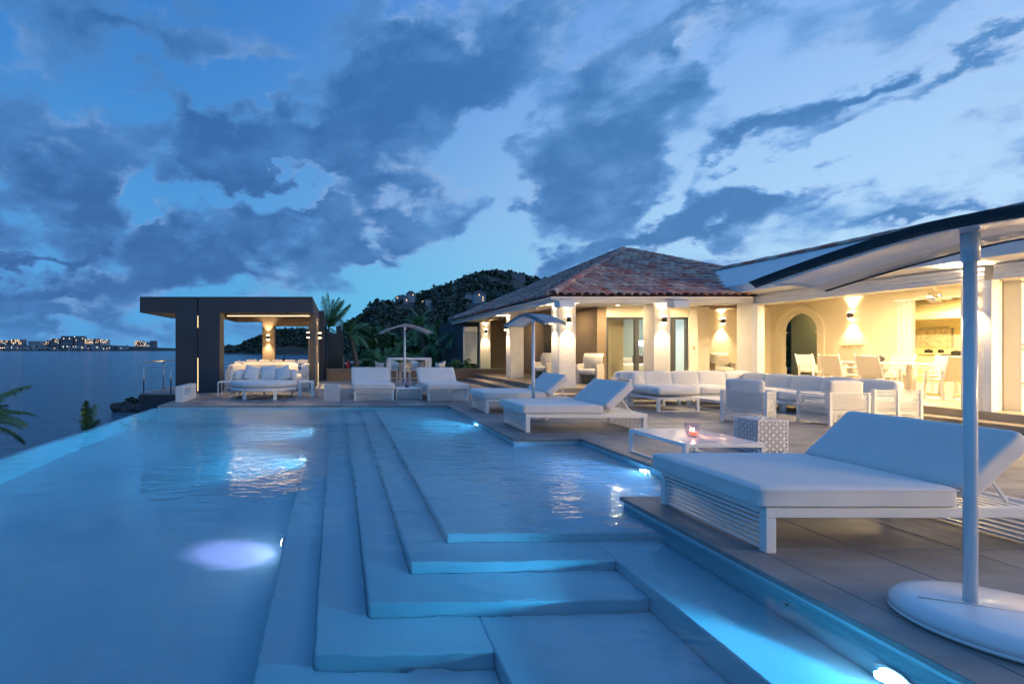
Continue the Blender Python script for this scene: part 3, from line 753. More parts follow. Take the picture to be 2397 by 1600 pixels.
# low wall at the back of the terrace
lw = thing('garden_wall', 'low taupe planter wall with pale cap closing the terrace', 'wall', (0, 22.1, 0))
put('wall', boxm('wall', M_taupe, -.5, 8.75, 0, .35, -.04, .50), lw); put('cap', boxm('cap', M_step, -.52, 8.75, -.02, .37, .5, .54, .004), lw)
struct('lawn', MB().add([(-.5, 22.47, .46), (40, 22.47, .46), (60, 66, -.5), (1.5, 66, -2.5)], [(0, 1, 2, 3)]).mesh('lawn', M_grass))

# ------------------------------------------------------------------ lamps
def spot(parent, loc, rot, power, cone, blend=.5, color=(1, .70, .38), soft=.03):
    ld = bpy.data.lights.new('lamp', 'SPOT'); ld.energy = power; ld.color = color; ld.spot_size = R(cone); ld.spot_blend = blend; ld.shadow_soft_size = soft
    lo = bpy.data.objects.new('lamp', ld); col.objects.link(lo); lo.parent = parent; lo.location = loc; lo.rotation_euler = rot
    return lo
def sconce_proto():
    t = thing('wall_sconce', 'x', 'wall lamp', (0, 0, 0), 0, 'up-and-down wall sconces')
    put('housing', MB().lathe([(.056, -.085), (.062, -.08), (.062, .08), (.056, .085)], 20, cy=-.085).mesh('housing', M_dark, False), t)
    put('bracket', boxm('bracket', M_dark, -.03, .03, -.03, 0, -.03, .03), t)
    for s in (-1, 1):
        put('lens', MB().lathe([(.058, s * .087), (.058, s * .105)] if s > 0 else [(.058, -.105), (.058, -.087)], 20, cy=-.085).mesh('lens', M_lamp), t)
    spot(t, (0, -.09, -.115), (R(-9), 0, 0), 230, 88, .75)
    spot(t, (0, -.09, .115), (R(180 + 9), 0, 0), 170, 92, .7)
    return t
sc0 = sconce_proto()
SC = [((6.80, 14.28, 2.30), 0, 'dark sconce on the pool-facing side of the corner column nearest the pool'),
      ((6.52, 14.56, 2.30), -PI / 2, 'dark sconce on the left side of the corner column, behind the white parasol'),
      ((7.52, 19.36, 2.30), -PI / 2, 'dark sconce on the second column from the corner, along the left porch'),
      ((7.34, 24.06, 2.30), 0, 'dark sconce on the farthest column beside the white shutter'),
      ((9.60, 14.28, 2.30), 0, 'dark sconce on the column between the two glass doors'),
      ((14.60, 18.38, 2.50), 0, 'dark sconce on the cream end wall above the wicker chair'),
      ((16.48, 14.36, 2.52), -PI / 2, 'dark sconce on the dining room wall right of the arch'),
      ((11.90, 9.05, 2.46), -PI / 2, 'long sconce on the brick pillar behind the near parasol pole'),
      ((11.90, 2.08, 2.46), -PI / 2, 'sconce on the wing pillar beside the camera'),
      ((-3.06, 21.38, 1.95), 0, 'sconce glowing on the rear pier of the dark pavilion'),
      ((-1.02, 18.3, 1.97), -PI / 2, 'sconce on the inner left side of the right pavilion pier'),
      ((-.78, 18.9, 1.97), PI / 2, 'sconce on the outer right side of the right pavilion pier')]
for i, (l, rz, lb) in enumerate(SC):
    o = sc0 if i == 0 else dup(sc0, l, rz, lb)
    o.location = l; o.rotation_euler = (0, 0, rz); o['label'] = lb

def area(parent, loc, size, power, color=(1, .76, .44), rot=(0, 0, 0), sy=None):
    ld = bpy.data.lights.new('lamp', 'AREA'); ld.energy = power; ld.color = color; ld.size = size
    ld.shape = 'RECTANGLE' if sy else 'DISK'
    if sy: ld.size_y = sy
    lo = bpy.data.objects.new('lamp', ld); col.objects.link(lo); lo.parent = parent; lo.location = loc; lo.rotation_euler = rot
    return lo
def ceiling_light(loc, power, label, color=(1, .72, .38)):
    t = thing('ceiling_light', label, 'ceiling light', loc, 0, 'recessed ceiling lights of the villa')
    put('trim', MB().lathe([(.09, -.012), (.10, -.002)], 20).mesh('trim', M_gloss), t)
    put('lens', MB().lathe([(.07, -.016), (.07, -.013)], 20).mesh('lens', M_lamp), t)
    area(t, (0, 0, -.03), .16, power * 3.1, color)
    return t

# ------------------------------------------------------------------ villa, front block
sc_fix = [o for o in col.objects if o.name.startswith('wall_sconce')]
for o in sc_fix:
    if 'second column' in o['label']: o.location = (6.82, 19.36, 2.30)
    if 'farthest column' in o['label']: o.location = (7.37, 24.08, 2.30)
    if 'right of the arch' in o['label']: o.location = (16.49, 15.48, 2.52)
villa = thing('villa', 'single-storey villa block with terracotta hip roof and lit square columns', 'house', (0, 0, 0))
def vp(name, m, *a, bevel=0.0, parent=None): return put(name, boxm(name, m, *a, bevel=bevel), parent or villa)
vp('step', M_step, 5.75, 11.9, 13.82, 14.2, 0.001, .15, bevel=.006)
vp('step', M_step, 5.75, 6.28, 14.202, 21.9, 0.001, .15, bevel=.006)
vp('porch_floor', M_step, 6.28, 12.1, 14.2, 16.3, .0, .30, bevel=.006)
vp('porch_floor', M_step, 6.281, 8.75, 16.302, 24.35, .0, .30)
for (x, y, w) in ((6.54, 14.3, .51), (6.83, 19.1, .53), (7.11, 24.1, .52), (9.35, 14.3, .50)):
    c = vp('column', M_wall, x, x + w, y, y + .5, .30, 2.78, bevel=.012)
    if x == 6.54: c['label'] = 'corner column lit on two sides'
vp('wall', M_taupe, 8.75, 8.95, 16.5, 24.35, .301, 2.95)
vp('wall', M_taupe, 8.75, 9.06, 16.30, 16.498, .301, 2.95)
vp('wall', M_inwall, 9.062, 11.86, 16.31, 16.49, 2.52, 2.95)
vp('wall', M_wall, 11.862, 12.14, 16.30, 16.498, .301, 2.95)
vp('wall', M_wall, 12.142, 13.31, 17.30, 17.45, .301, 3.2)
vp('wall', M_wall, 12.142, 12.29, 16.50, 17.298, .301, 3.2)
vp('wall', M_slate, 6.3, 7.12, 24.36, 24.6, -.3, 2.95)  # same wall as the taupe stretch; its lack of warm light is painted charcoal
vp('wall', M_taupe, 7.122, 8.95, 24.36, 24.6, .301, 2.95)
vp('wall', M_slate, 6.3, 6.5, 24.602, 30, -.3, 2.95)
vp('switch_plate', M_steel, 11.99, 12.07, 16.288, 16.299, 1.42, 1.55)
# sliding doors of the bedroom
door = vp('sliding_door', M_slate, 9.07, 9.16, 16.36, 16.44, .302, 2.519)
for (a, b) in ((10.06, 10.20), (10.66, 10.72), (11.30, 11.44), (11.78, 11.859)): put('door_frame', boxm('door_frame', M_slate, a, b, 16.36, 16.44, .303, 2.518), door)
put('door_frame', boxm('door_frame', M_slate, 9.161, 11.777, 16.35, 16.37, 2.44, 2.517), door)
put('door_frame', boxm('door_frame', M_slate, 9.161, 11.777, 16.35, 16.37, .304, .36), door)
for (a, b) in ((9.165, 10.055), (10.205, 10.655), (10.725, 11.295)):
    put('pane', boxm('pane', M_glass, a, b, 16.395, 16.403, .365, 2.435), door)
# louvred door on the porch wall
ld_ = vp('louvred_door', M_darkwood, 8.68, 8.749, 18.3, 20.3, .302, 2.45)
for k in range(26): put('louvre', slatmesh('louvre', M_darkwood, .03, .86, .03), ld_, (8.67, 19.8 if 1 else 0, .42 + k * .076), (0, R(25), 0))
put('door_frame', boxm('door_frame', M_taupe, 8.66, 8.748, 20.302, 20.95, .302, 2.55), ld_)
# roller shutter at the far left end
sh = thing('roller_shutter', 'white closed roller shutter on the dark left end wall of the villa', 'shutter', (6.32, 24.35, 0))
put('housing', boxm('housing', M_gloss, -.02, .66, -.24, -.005, 2.28, 2.55, .03), sh)
for k in range(28): put('slat', slatmesh('slat', M_gloss, .60, .025, .052, .006), sh, (.32, -.10 - k * .0015, 2.25 - k * .056), (R(10), 0, 0))
for x in (.0, .64): put('guide', boxm('guide', M_gloss, x - .02, x + .02, -.17, -.07, .66, 2.279), sh)
# beams, soffit, gutters
vp('beam', M_fascia, 6.5, 11.94, 14.26, 14.84, 2.782, 2.93)
vp('beam', M_fascia, 6.5, 7.08, 14.842, 26.0, 2.782, 2.93)
vp('soffit', M_fascia, 6.2, 11.9, 13.84, 14.258, 2.79, 2.83)
vp('soffit', M_fascia, 6.2, 6.498, 14.26, 26.0, 2.79, 2.83)
vp('porch_ceiling', M_fascia, 7.082, 11.94, 14.842, 16.299, 2.86, 2.93)
vp('porch_ceiling', M_taupe, 7.082, 8.749, 16.301, 24.358, 2.86, 2.93)
vp('fascia', M_fascia, 6.16, 11.9, 13.80, 13.838, 2.76, 2.91)
vp('fascia', M_fascia, 6.16, 6.198, 13.84, 26.2, 2.76, 2.91)
gp = [( .055 * math.cos(t), -.055 * math.sin(t)) for t in [PI * k / 8 for k in range(9)]]
gm = MB()
for axis, (s0, s1) in (('x', (6.05, 11.75)), ('y', (13.70, 26.3))):
    vs = []
    for s in (s0, s1):
        for (a, b) in gp: vs.append((s, 13.74 + a, 2.925 + b) if axis == 'x' else (6.10 + a, s, 2.925 + b))
    gm.add(vs, [(k, k + 1, k + 10, k + 9) for k in range(8)])
gt = put('gutter', gm.mesh('gutter', M_gloss), villa); md = gt.modifiers.new('thick', 'SOLIDIFY'); md.thickness = .008
vp('wall', M_inwall, 8.955, 9.061, 16.5, 20.5, .0, 2.95)
vp('wall', M_bedblue, 9.063, 12.139, 20.3, 20.5, .0, 2.95)
vp('wall', M_bedblue, 12.0, 12.139, 16.5, 20.298, .0, 2.95)
vp('room_floor', M_infloor, 9.063, 11.99, 16.49, 20.29, .0, .30)
vp('room_ceiling', M_inwall, 9.063, 11.99, 16.495, 20.29, 2.86, 2.949)
# roof
AP = Vector((11.75, 19.9, 5.50)); E0 = Vector((6.08, 13.72, 2.95)); E1 = Vector((14.4, 13.72, 2.95)); E2 = Vector((6.08, 26.3, 2.95)); E3 = Vector((17, 26.3, 2.95))
roof = put('roof', MB().add([E0, E1, E3, E2, AP], [(0, 1, 4), (1, 2, 4), (2, 3, 4), (3, 0, 4), (3, 2, 1, 0)]).mesh('roof', mat('tile_underlay', (0.09, 0.05, 0.04), .9)), villa)
def barrel(L=.46, r0=.118, r1=.094, th=.014, n=6, depth=.75):
    mb = MB(); vs = []
    for s, (yy, rr_, zz2) in enumerate(((0, r0, .0), (L, r1, 0.0))):
        for q in (0, 1):
            for k in range(n + 1):
                t = PI * k / n; ra = rr_ - q * th
                vs.append((-math.cos(t) * ra, yy, math.sin(t) * ra * depth + zz2))
    m1 = n + 1; fs = []
    for k in range(n):
        fs.append((k, k + 1, 2 * m1 + k + 1, 2 * m1 + k)); fs.append((m1 + k + 1, m1 + k, 3 * m1 + k, 3 * m1 + k + 1))
        fs.append((k + 1, k, m1 + k, m1 + k + 1))
    mb.add(vs, fs); return mb
tile_b = barrel(); tile_me = tile_b.mesh('roof_tile', M_tile, False)
for p in tile_me.polygons: p.use_smooth = True
tiles_all = []
def lay(face_o, U, W, inside, lenU, lenV, tag_):
    """cover tiles on a plane: U along the eave, W up the slope"""
    Nn = U.cross(W).normalized()
    if Nn.z < 0: Nn = -Nn
    du, dv = .235, .37
    rr_ = random.Random(hash(tag_) % 1000 if isinstance(tag_, int) else 5)
    for j in range(int(lenV / dv) + 1):
        for i in range(int(lenU / du) + 2):
            p = face_o + U * (i * du + .02) + W * (j * dv - .03)
            if not inside(p + W * .15): continue
            tilt = .075
            Y = (W + Nn * tilt * -0.5 + U * rr_.uniform(-.035, .035)).normalized(); X = Y.cross(Nn).normalized(); Z = X.cross(Y).normalized()
            mtx = Matrix((X, Y, Z)).transposed().to_4x4(); mtx.translation = p + Nn * (.035 + rr_.uniform(-.006, .012)) + W * rr_.uniform(-.03, .03)
            tiles_all.append(mtx)
def right_of(a, b, s):
    return lambda p: ((b - a).x * (p - a).y - (b - a).y * (p - a).x) * s > 0
Wf = (Vector((E0.x + 3, AP.y, AP.z)) - Vector((E0.x + 3, E0.y, E0.z))).normalized()
Wl = (Vector((AP.x, 15, AP.z)) - Vector((E0.x, 15, E0.z))).normalized()
f1 = right_of(E0, AP, -1); f2 = right_of(E1, AP, 1)
lay(E0, Vector((1, 0, 0)), Wf, lambda p: f1(p) and f2(p) and p.x < 13.9, 8.4, 6.8, 1)
g2 = right_of(E2, AP, -1)
f1b = right_of(E0, AP, 1)
lay(Vector(E2), Vector((0, -1, 0)), Wl, lambda p: f1b(p) and right_of(E2, AP, -1)(p), 12.6, 6.4, 2)
# hip and ridge tiles
def hip(a, b, step=.36):
    d = (b - a).normalized(); L = (b - a).length
    for k in range(int(L / step)):
        p = a + d * (k * step + .05); X = d.cross(Vector((0, 0, 1))).normalized(); Z = X.cross(d).normalized()
        mtx = Matrix((X, d, Z)).transposed().to_4x4(); mtx.translation = p + Z * .06
        hips.append(mtx @ Matrix.Diagonal((1.25, 1.05, 1.25, 1)))
hips = []
hip(E0, AP); hip(E1.lerp(AP, .3), AP); hip(E2, AP)
tiles_all.sort(key=lambda m: (m.translation - Vector((0, 0, 1.45))).length)
near_t = tiles_all[:262]
for mx in near_t:
    o = put('roof_tile', tile_me, roof); o.matrix_local = mx
for mx in hips[:24]:
    o = put('roof_tile', tile_me, roof); o.matrix_local = mx
tb = MB()
for mx in tiles_all[262:] + hips[24:]: tb.add(tile_b.v, tile_b.f, mx)
ft_me = tb.mesh('upper_roof_tiles', M_tile)
for p in ft_me.polygons: p.use_smooth = True
tag(put('upper_roof_tiles', ft_me, roof), kind='stuff')
capm = MB().lathe([(.02, .14), (.12, .11), (.2, 0), (.22, -.08)], 12).mesh('apex_cap', M_tile, True); put('apex_cap', capm, roof, AP)

# bedroom things behind the glass
bed = thing('bed', 'white bed with grey throw behind the sliding glass door', 'bed', (11.1, 18.6, .30))
put('mattress', cushion('bed_mattress', 1.6, 2.0, .5, .08, .02), bed, (0, 0, .35)); put('throw', boxm('throw', mat('grey_throw', (.25, .2, .2), .9), -.82, .82, -.6, -.1, .58, .64, .01), bed)
put('pillow', cushion('bed_pillow', .6, .4, .18, .07, .04), bed, (-.4, .7, .68)); put('pillow', cushion('bed_pillow', .6, .4, .18, .07, .04), bed, (.4, .7, .68))
tl = thing('table_lamp', 'small glowing bedside lamp seen through the right glass pane', 'lamp', (11.3, 18.0, .30))
put('stand', boxm('stand', M_darkwood, -.2, .2, -.2, .2, 0, .9), tl); put('base', MB().lathe([(.06, .9), (.02, .95), (.015, 1.25)], 12).mesh('base', M_chrome), tl)
put('shade', MB().lathe([(.09, 1.25), (.10, 1.3), (.07, 1.45)], 16).mesh('shade', mat('lamp_shade_glow', (1, 1, 1), .5, emit=(.55, .8, 1.0), estr=9), True), tl)
pl = bpy.data.lights.new('bulb', 'POINT'); pl.energy = 25; pl.color = (.5, .78, 1.0); pl.shadow_soft_size = .1
po = bpy.data.objects.new('bulb', pl); col.objects.link(po); po.parent = tl; po.location = (0, -.25, 1.5)
cu = thing('curtain', 'sheer beige curtain behind the left glass pane of the bedroom', 'curtain', (9.45, 16.9, .30))
vs, fs = [], []
for i in range(41):
    x = i / 40 * .55; y = .04 * math.sin(i * 1.3); vs += [(x, y, 0), (x, y, 2.4)]
for i in range(40): fs.append((2 * i, 2 * i + 2, 2 * i + 3, 2 * i + 1))
cm = bpy.data.meshes.new('drape'); cm.from_pydata(vs, [], fs); cm.materials.append(M_curtain); d_ = put('drape', cm, cu); md = d_.modifiers.new('s', 'SOLIDIFY'); md.thickness = .006
ceiling_light((9.9, 18.0, 2.86), 30, 'ceiling light inside the bedroom, seen through the left glass pane')

# ------------------------------------------------------------------ villa, right wing
wing = thing('villa_wing', 'white open-fronted wing of the villa with lit dining room and kitchen', 'house', (0, 0, 0))
def wp(name, m, *a, bevel=0.0): return put(name, boxm(name, m, *a, bevel=bevel), wing)
wp('step', M_step, 11.452, 11.86, -7, 13.818, .002, .15, bevel=.006)
wp('floor', M_step, 11.862, 12.1, -7, 14.198, .0, .302, bevel=.004)
wp('floor', M_infloor, 12.102, 22, -7, 22, .0, .301)
wp('wall', M_wall, 11.95, 12.3, 13.92, 14.48, .303, 2.99, bevel=.01)
wp('post', M_gloss, 11.92, 12.02, 13.73, 13.918, .303, 2.71, bevel=.005)
wp('pillar', M_wall, 11.91, 12.25, 8.91, 9.25, .303, 2.71, bevel=.01)
wp('post', M_gloss, 11.89, 12.02, 8.79, 8.908, .303, 2.71, bevel=.005)
# shutter boxes over both openings, with rounded ribs
for (y0, y1) in ((8.912, 13.918), (2.262, 8.788), (-4.2, 1.898)):
    hb = wp('shutter_box', M_gloss, 11.92, 12.2, y0, y1, 2.71, 2.985)
    for k in range(3): put('rib', MB().tube([(11.918, y0 + .01, 2.77 + k * .085), (11.918, y1 - .01, 2.77 + k * .085)], .012, 8).mesh('rib', M_gloss, True), hb)
wp('wall', M_wall, 12.22, 12.4, -7, 13.918, 2.712, 3.2)
wp('wall', M_inwall, 16.5, 16.6, 14.2, 16.6, .303, 3.15)
wp('wall', M_inwall, 16.5, 16.6, 17.9, 18.4, .303, 3.15)
wp('wall', M_inwall, 16.5, 16.6, 9.2, 14.198, 2.85, 3.15)
wp('wall', M_inwall, 12.3, 16.6, 18.402, 18.55, .303, 3.3)
wp('wall', M_inwall, 12.1, 16.6, 9.05, 9.198, .303, 3.15)
wp('ceiling', M_inwall, 12.402, 16.6, 9.2, 18.4, 3.151, 3.2)
wp('ceiling', M_inwall, 12.402, 16.6, -7, 9.198, 3.151, 3.2)
wp('ceiling', M_inwall, 16.602, 22, 2.5, 22, 3.152, 3.2)
wp('pillar', M_wall, 11.91, 12.25, 1.90, 2.26, .303, 2.71, bevel=.01)
wp('pillar', M_wall, 11.91, 12.25, -4.6, -4.21, .303, 2.71, bevel=.01)
wp('wall', M_inwall, 16.5, 16.6, -7, 9.048, .303, 3.15)
# arch wall above the spring line
mb = MB(); n = 20; yc, zc, ra = 17.25, 2.06, .65
for xx in (16.5, 16.6):
    for k in range(n + 1):
        t = PI * k / n; mb.v.append((xx, yc + math.cos(t) * ra, zc + math.sin(t) * ra)); mb.v.append((xx, yc + math.cos(t) * ra, 3.15))
m2 = 2 * (n + 1)
for k in range(n):
    a = 2 * k; mb.f.append((a, a + 1, a + 3, a + 2)); mb.f.append((m2 + a + 2, m2 + a + 3, m2 + a + 1, m2 + a)); mb.f.append((a + 2, m2 + a + 2, m2 + a, a))
put('arch', mb.mesh('arch', M_inwall), wing)
mb = MB(); o = 0
for (ri, ro, xx0, xx1) in ((.652, .88, 16.45, 16.499), (.86, .92, 16.42, 16.449)):
    o = len(mb.v)
    for k in range(n + 1):
        t = PI * k / n
        for (r_, xx) in ((ri, xx0), (ro, xx0), (ro, xx1), (ri, xx1)): mb.v.append((xx, yc + math.cos(t) * r_, zc + math.sin(t) * r_))
    for k in range(n):
        for q in range(4): mb.f.append((o + 4 * k + q, o + 4 * k + (q + 1) % 4, o + 4 * (k + 1) + (q + 1) % 4, o + 4 * (k + 1) + q))
put('arch_moulding', mb.mesh('arch_moulding', M_inwall), wing)
for s in (-1, 1):
    yb = yc + s * .77
    wp('pilaster', M_inwall, 16.45, 16.499, yb - .115, yb + .115, .303, 2.02)
    wp('capital', M_inwall, 16.42, 16.66, yb - .15, yb + .15, 2.022, 2.07, bevel=.01)
    wp('plinth', M_inwall, 16.43, 16.62, yb - .14, yb + .14, .303, .78, bevel=.01)
M_green = mat('olive_passage_wall', (0.40, 0.40, 0.24), .85)
wp('passage_wall', M_green, 18.3, 18.4, 15.95, 19.5, .303, 3.15)
wp('passage_wall', M_green, 16.602, 18.298, 15.95, 16.05, .303, 3.15)
sb2 = MB(); rr = random.Random(8)
for i in range(120): clump(sb2, (22.2 + rr.uniform(-1.2, 1.4), 23.6 + rr.uniform(-1, 1), .3 + rr.uniform(0, 2.6)), .35, i + 700, 12)
gbush = thing('garden_bush', 'green bush in the dark seen through the arch', 'bush', (0, 0, 0)); tag(put('foliage', sb2.mesh('foliage', M_shrub), gbush), kind='stuff')
# sliding panels beside the kitchen opening
for k in range(3): wp('sliding_panel', M_fascia, 16.42 - k * .0, 16.46 + k * .03, 14.20 - .13 * k - .11, 14.19 - .13 * k, .304, 2.83)
# roof slab of the wing
pr = [(11.40, 3.05), (11.40, 3.27), (12.60, 4.06), (12.82, 4.06), (21, 3.5), (22, 3.202), (12.41, 3.202), (12.2, 3.0), (11.96, 3.0)]
mb = MB(); K = len(pr)
for yy in (-7.0, 16.7): mb.v += [(x, yy, z) for (x, z) in pr]
mb.f += [(k, (k + 1) % K, K + (k + 1) % K, K + k) for k in range(K)] + [tuple(range(K))[::-1], tuple(K + k for k in range(K))]
wroof = put('roof', mb.mesh('roof', M_fascia), wing)
for k in range(34):
    mx = Matrix.Translation((12.70, 3.0 + k * .40, 4.05 + rnd.uniform(-.006, .01))) @ Matrix.Rotation(R(2.2), 4, 'X') @ Matrix.Diagonal((1.5, 1.02, 1.3, 1))
    o = put('roof_tile', tile_me, wroof); o.matrix_local = mx
# kitchen
kit = thing('kitchen_units', 'cream kitchen counter with cupboards and hood along the far wall', 'kitchen', (0, 0, 0))
M_cab = mat('cream_cabinet', (.78, .70, .48), .5); M_kwall = mat('yellow_kitchen_wall', (.80, .70, .42), .8)
wp('kitchen_wall', M_kwall, 21.0, 21.2, 3, 19.5, .303, 3.15); wp('kitchen_wall', M_kwall, 18.402, 20.998, 19.3, 19.5, .303, 3.15)
for (y0, y1) in ((8, 14.98), (16.32, 17.2), (17.22, 18.2), (18.22, 19.28)): put('cupboard', boxm('cupboard', M_cab, 20.4, 20.998, y0, y1, .303, 1.25, .006), kit)
put('worktop', boxm('worktop', M_infloor, 20.36, 20.997, 16.30, 19.29, 1.252, 1.30, .004), kit); put('worktop', boxm('worktop', M_infloor, 20.36, 20.997, 8, 14.99, 1.252, 1.30, .004), kit)
put('hood', boxm('hood', M_cab, 20.1, 20.998, 14.4, 18.1, 2.45, 2.70, .02), kit)
put('hood_chimney', MB().add([(20.2, 14.6, 2.702), (20.998, 14.6, 2.702), (20.998, 17.9, 2.702), (20.2, 17.9, 2.702), (20.7, 15.2, 3.15), (20.998, 15.2, 3.15), (20.998, 17.3, 3.15), (20.7, 17.3, 3.15)],
    [(0, 1, 5, 4), (1, 2, 6, 5), (2, 3, 7, 6), (3, 0, 4, 7)]).mesh('hood_chimney', M_cab), kit)
for y in (14.7, 17.7): put('hood_corbel', MB().add([(20.3, y - .08, 2.448), (20.998, y - .08, 2.448), (20.998, y - .08, 1.8), (20.3, y + .08, 2.448), (20.998, y + .08, 2.448), (20.998, y + .08, 1.8)], [(0, 1, 2), (5, 4, 3), (0, 2, 5, 3), (0, 3, 4, 1)]).mesh('hood_corbel', M_cab), kit)
put('upper_cupboard', boxm('upper_cupboard', M_cab, 20.55, 20.998, 18.25, 19.28, 1.95, 2.95, .006), kit)
mu = thing('tile_mural', 'pale ceramic mural in a scalloped grey border above the cooker', 'tile picture', (20.99, 17.02, 1.50))
put('picture', boxm('picture', M_mural, -.02, 0, -.5, .5, .0, .66), mu)
put('border', boxm('border', M_steel, -.03, 0, -.42, .42, .662, .70), mu)
for k in range(9):
    for s in (-1, 1): put('border_piece', MB().lathe([(.035, -.012), (.035, .012)], 8).mesh('border_piece', mat('grey_glaze', (.3, .28, .25), .4)) if k == 0 and s == -1 else bpy.data.meshes['border_piece'], mu, (-.02, s * .53, .03 + k * .075), (0, R(90), 0))
ck = thing('range_cooker', 'yellow range cooker with black top below the hood', 'cooker', (20.35, 15.65, .303))
put('body', boxm('body', M_yellow, 0, .64, -.65, .65, 0, .93, .01), ck); put('hob', boxm('hob', M_black, -.01, .64, -.65, .65, .932, .96), ck); put('rail', MB().tube([(-.05, -.6, .80), (-.05, .6, .80)], .012, 8).mesh('rail', M_chrome), ck)
put('oven_door', boxm('oven_door', M_black, -.02, -.001, -.6, -.05, .2, .70, .005), ck); put('oven_door', boxm('oven_door', M_black, -.02, -.001, .05, .6, .2, .70, .005), ck)
km = MB().tube([(0, 0, 0), (-.03, 0, 0)], .025, 10).mesh('knob', M_black)
for k in range(6): put('knob', km, ck, (-.001, -.5 + k * .2, .88))
for k, (y, s) in enumerate(((16.95, .10), (16.6, .07), (16.2, .11), (15.9, .06), (15.5, .09), (15.2, .11))):
    p = thing('saucepan' if k % 2 == 0 else 'jar', ('dark pan on the hob, number %s from the left of the row' % ['one', 'x', 'two', 'x', 'three'][k]) if k % 2 == 0 else 'small dark jar between the pans below the mural', 'pan' if k % 2 == 0 else 'jar', (20.72, y, 1.265 if 15.0 < y < 16.3 else 1.302), 0, 'pots in a row below the kitchen mural')
    if k % 2 == 0: p['label'] = ['dark pan at the left end of the row below the mural', '', 'dark pan in the middle of the row below the mural', '', 'dark pan near the right end of the row below the mural'][k]
    else: p['label'] = ['', 'small dark jar left of the middle pan', '', 'small dark jar right of the middle pan', '', 'tall dark jar at the right end of the row'][k]
    put('body', MB().lathe([(s * .9, 0), (s, .02), (s, .10), (s * .7, .12)], 14).mesh('body', M_black), p); put('lid_knob', MB().lathe([(.012, .12), (.015, .15)], 8).mesh('lid_knob', M_chrome), p)
# second room at the right edge
cb = thing('white_cabinet', 'tall white cabinet with shelves in the right-hand room', 'cabinet', (12.45, 8.80, .303))
put('body', boxm('body', M_fascia, 0, 1.2, .0, .24, 0, 2.8), cb)
for z in (1.14, 1.22, 2.35, .52): put('shelf', boxm('shelf', M_fascia, -.03, 1.2, -.06, -.001, z, z + .03, .004), cb)
# interior lamps
ceiling_light((14.4, 13.2, 3.15), 75, 'ceiling light above the left part of the dining table')
ceiling_light((14.0, 16.4, 3.15), 50, 'ceiling light near the cream end wall of the dining room')
ceiling_light((14.6, 10.6, 3.15), 60, 'ceiling light above the right end of the dining table')
ceiling_light((12.95, 12.0, 3.15), 50, 'ceiling light just inside the open front of the dining room')
ceiling_light((19.0, 15.0, 3.15), 150, 'kitchen ceiling light in front of the cooker', (1, .72, .34))
ceiling_light((19.0, 11.0, 3.15), 60, 'kitchen ceiling light to the right', (1, .72, .34))
ceiling_light((13.6, 6.6, 3.15), 90, 'ceiling light in the right-hand room')
ceiling_light((13.2, 3.6, 3.15), 110, 'ceiling light in the near end of the right-hand room')
ceiling_light((13.0, -.6, 3.15), 110, 'ceiling light in the next room of the wing beyond the frame')
ceiling_light((13.0, -3.4, 3.15), 110, 'ceiling light in the last room of the wing beyond the frame')
ceiling_light((9.0, 15.5, 2.858), 22, 'porch ceiling light between the corner column and the bedroom door')
ceiling_light((10.9, 15.5, 2.858), 26, 'porch ceiling light in front of the right door')
ceiling_light((7.9, 21.4, 2.858), 8, 'porch ceiling light in the left porch by the louvred door')
ceiling_light((7.9, 17.2, 2.858), 12, 'porch ceiling light behind the corner column')
ceiling_light((17.5, 18.0, 3.15), 5, 'dim ceiling light in the passage behind the arch', (1, .85, .5))
def pendant(loc, power, label):
    t = thing('pendant_lamp', label, 'pendant lamp', loc, 0, 'globe pendants in the near rooms of the wing')
    put('cord', MB().tube([(0, 0, .14), (0, 0, 3.15 - loc[2])], .006, 6).mesh('cord', M_black), t)
    put('globe', MB().lathe([(.02, -.14), (.09, -.11), (.14, 0), (.09, .11), (.02, .14)], 20).mesh('globe', M_lamp, True), t)
    ld = bpy.data.lights.new('bulb', 'POINT'); ld.energy = power; ld.color = (1, .68, .36); ld.shadow_soft_size = .15
    lo = bpy.data.objects.new('bulb', ld); col.objects.link(lo); lo.parent = t; lo.location = (-.2, 0, 0)
pendant((12.9, -.9, 2.25), 950, 'globe pendant in the next room of the wing, outside the frame')
pendant((12.9, -3.7, 2.25), 750, 'globe pendant in the last room of the wing, outside the frame')
pendant((12.9, 3.1, 2.25), 560, 'globe pendant at the near end of the right-hand room')
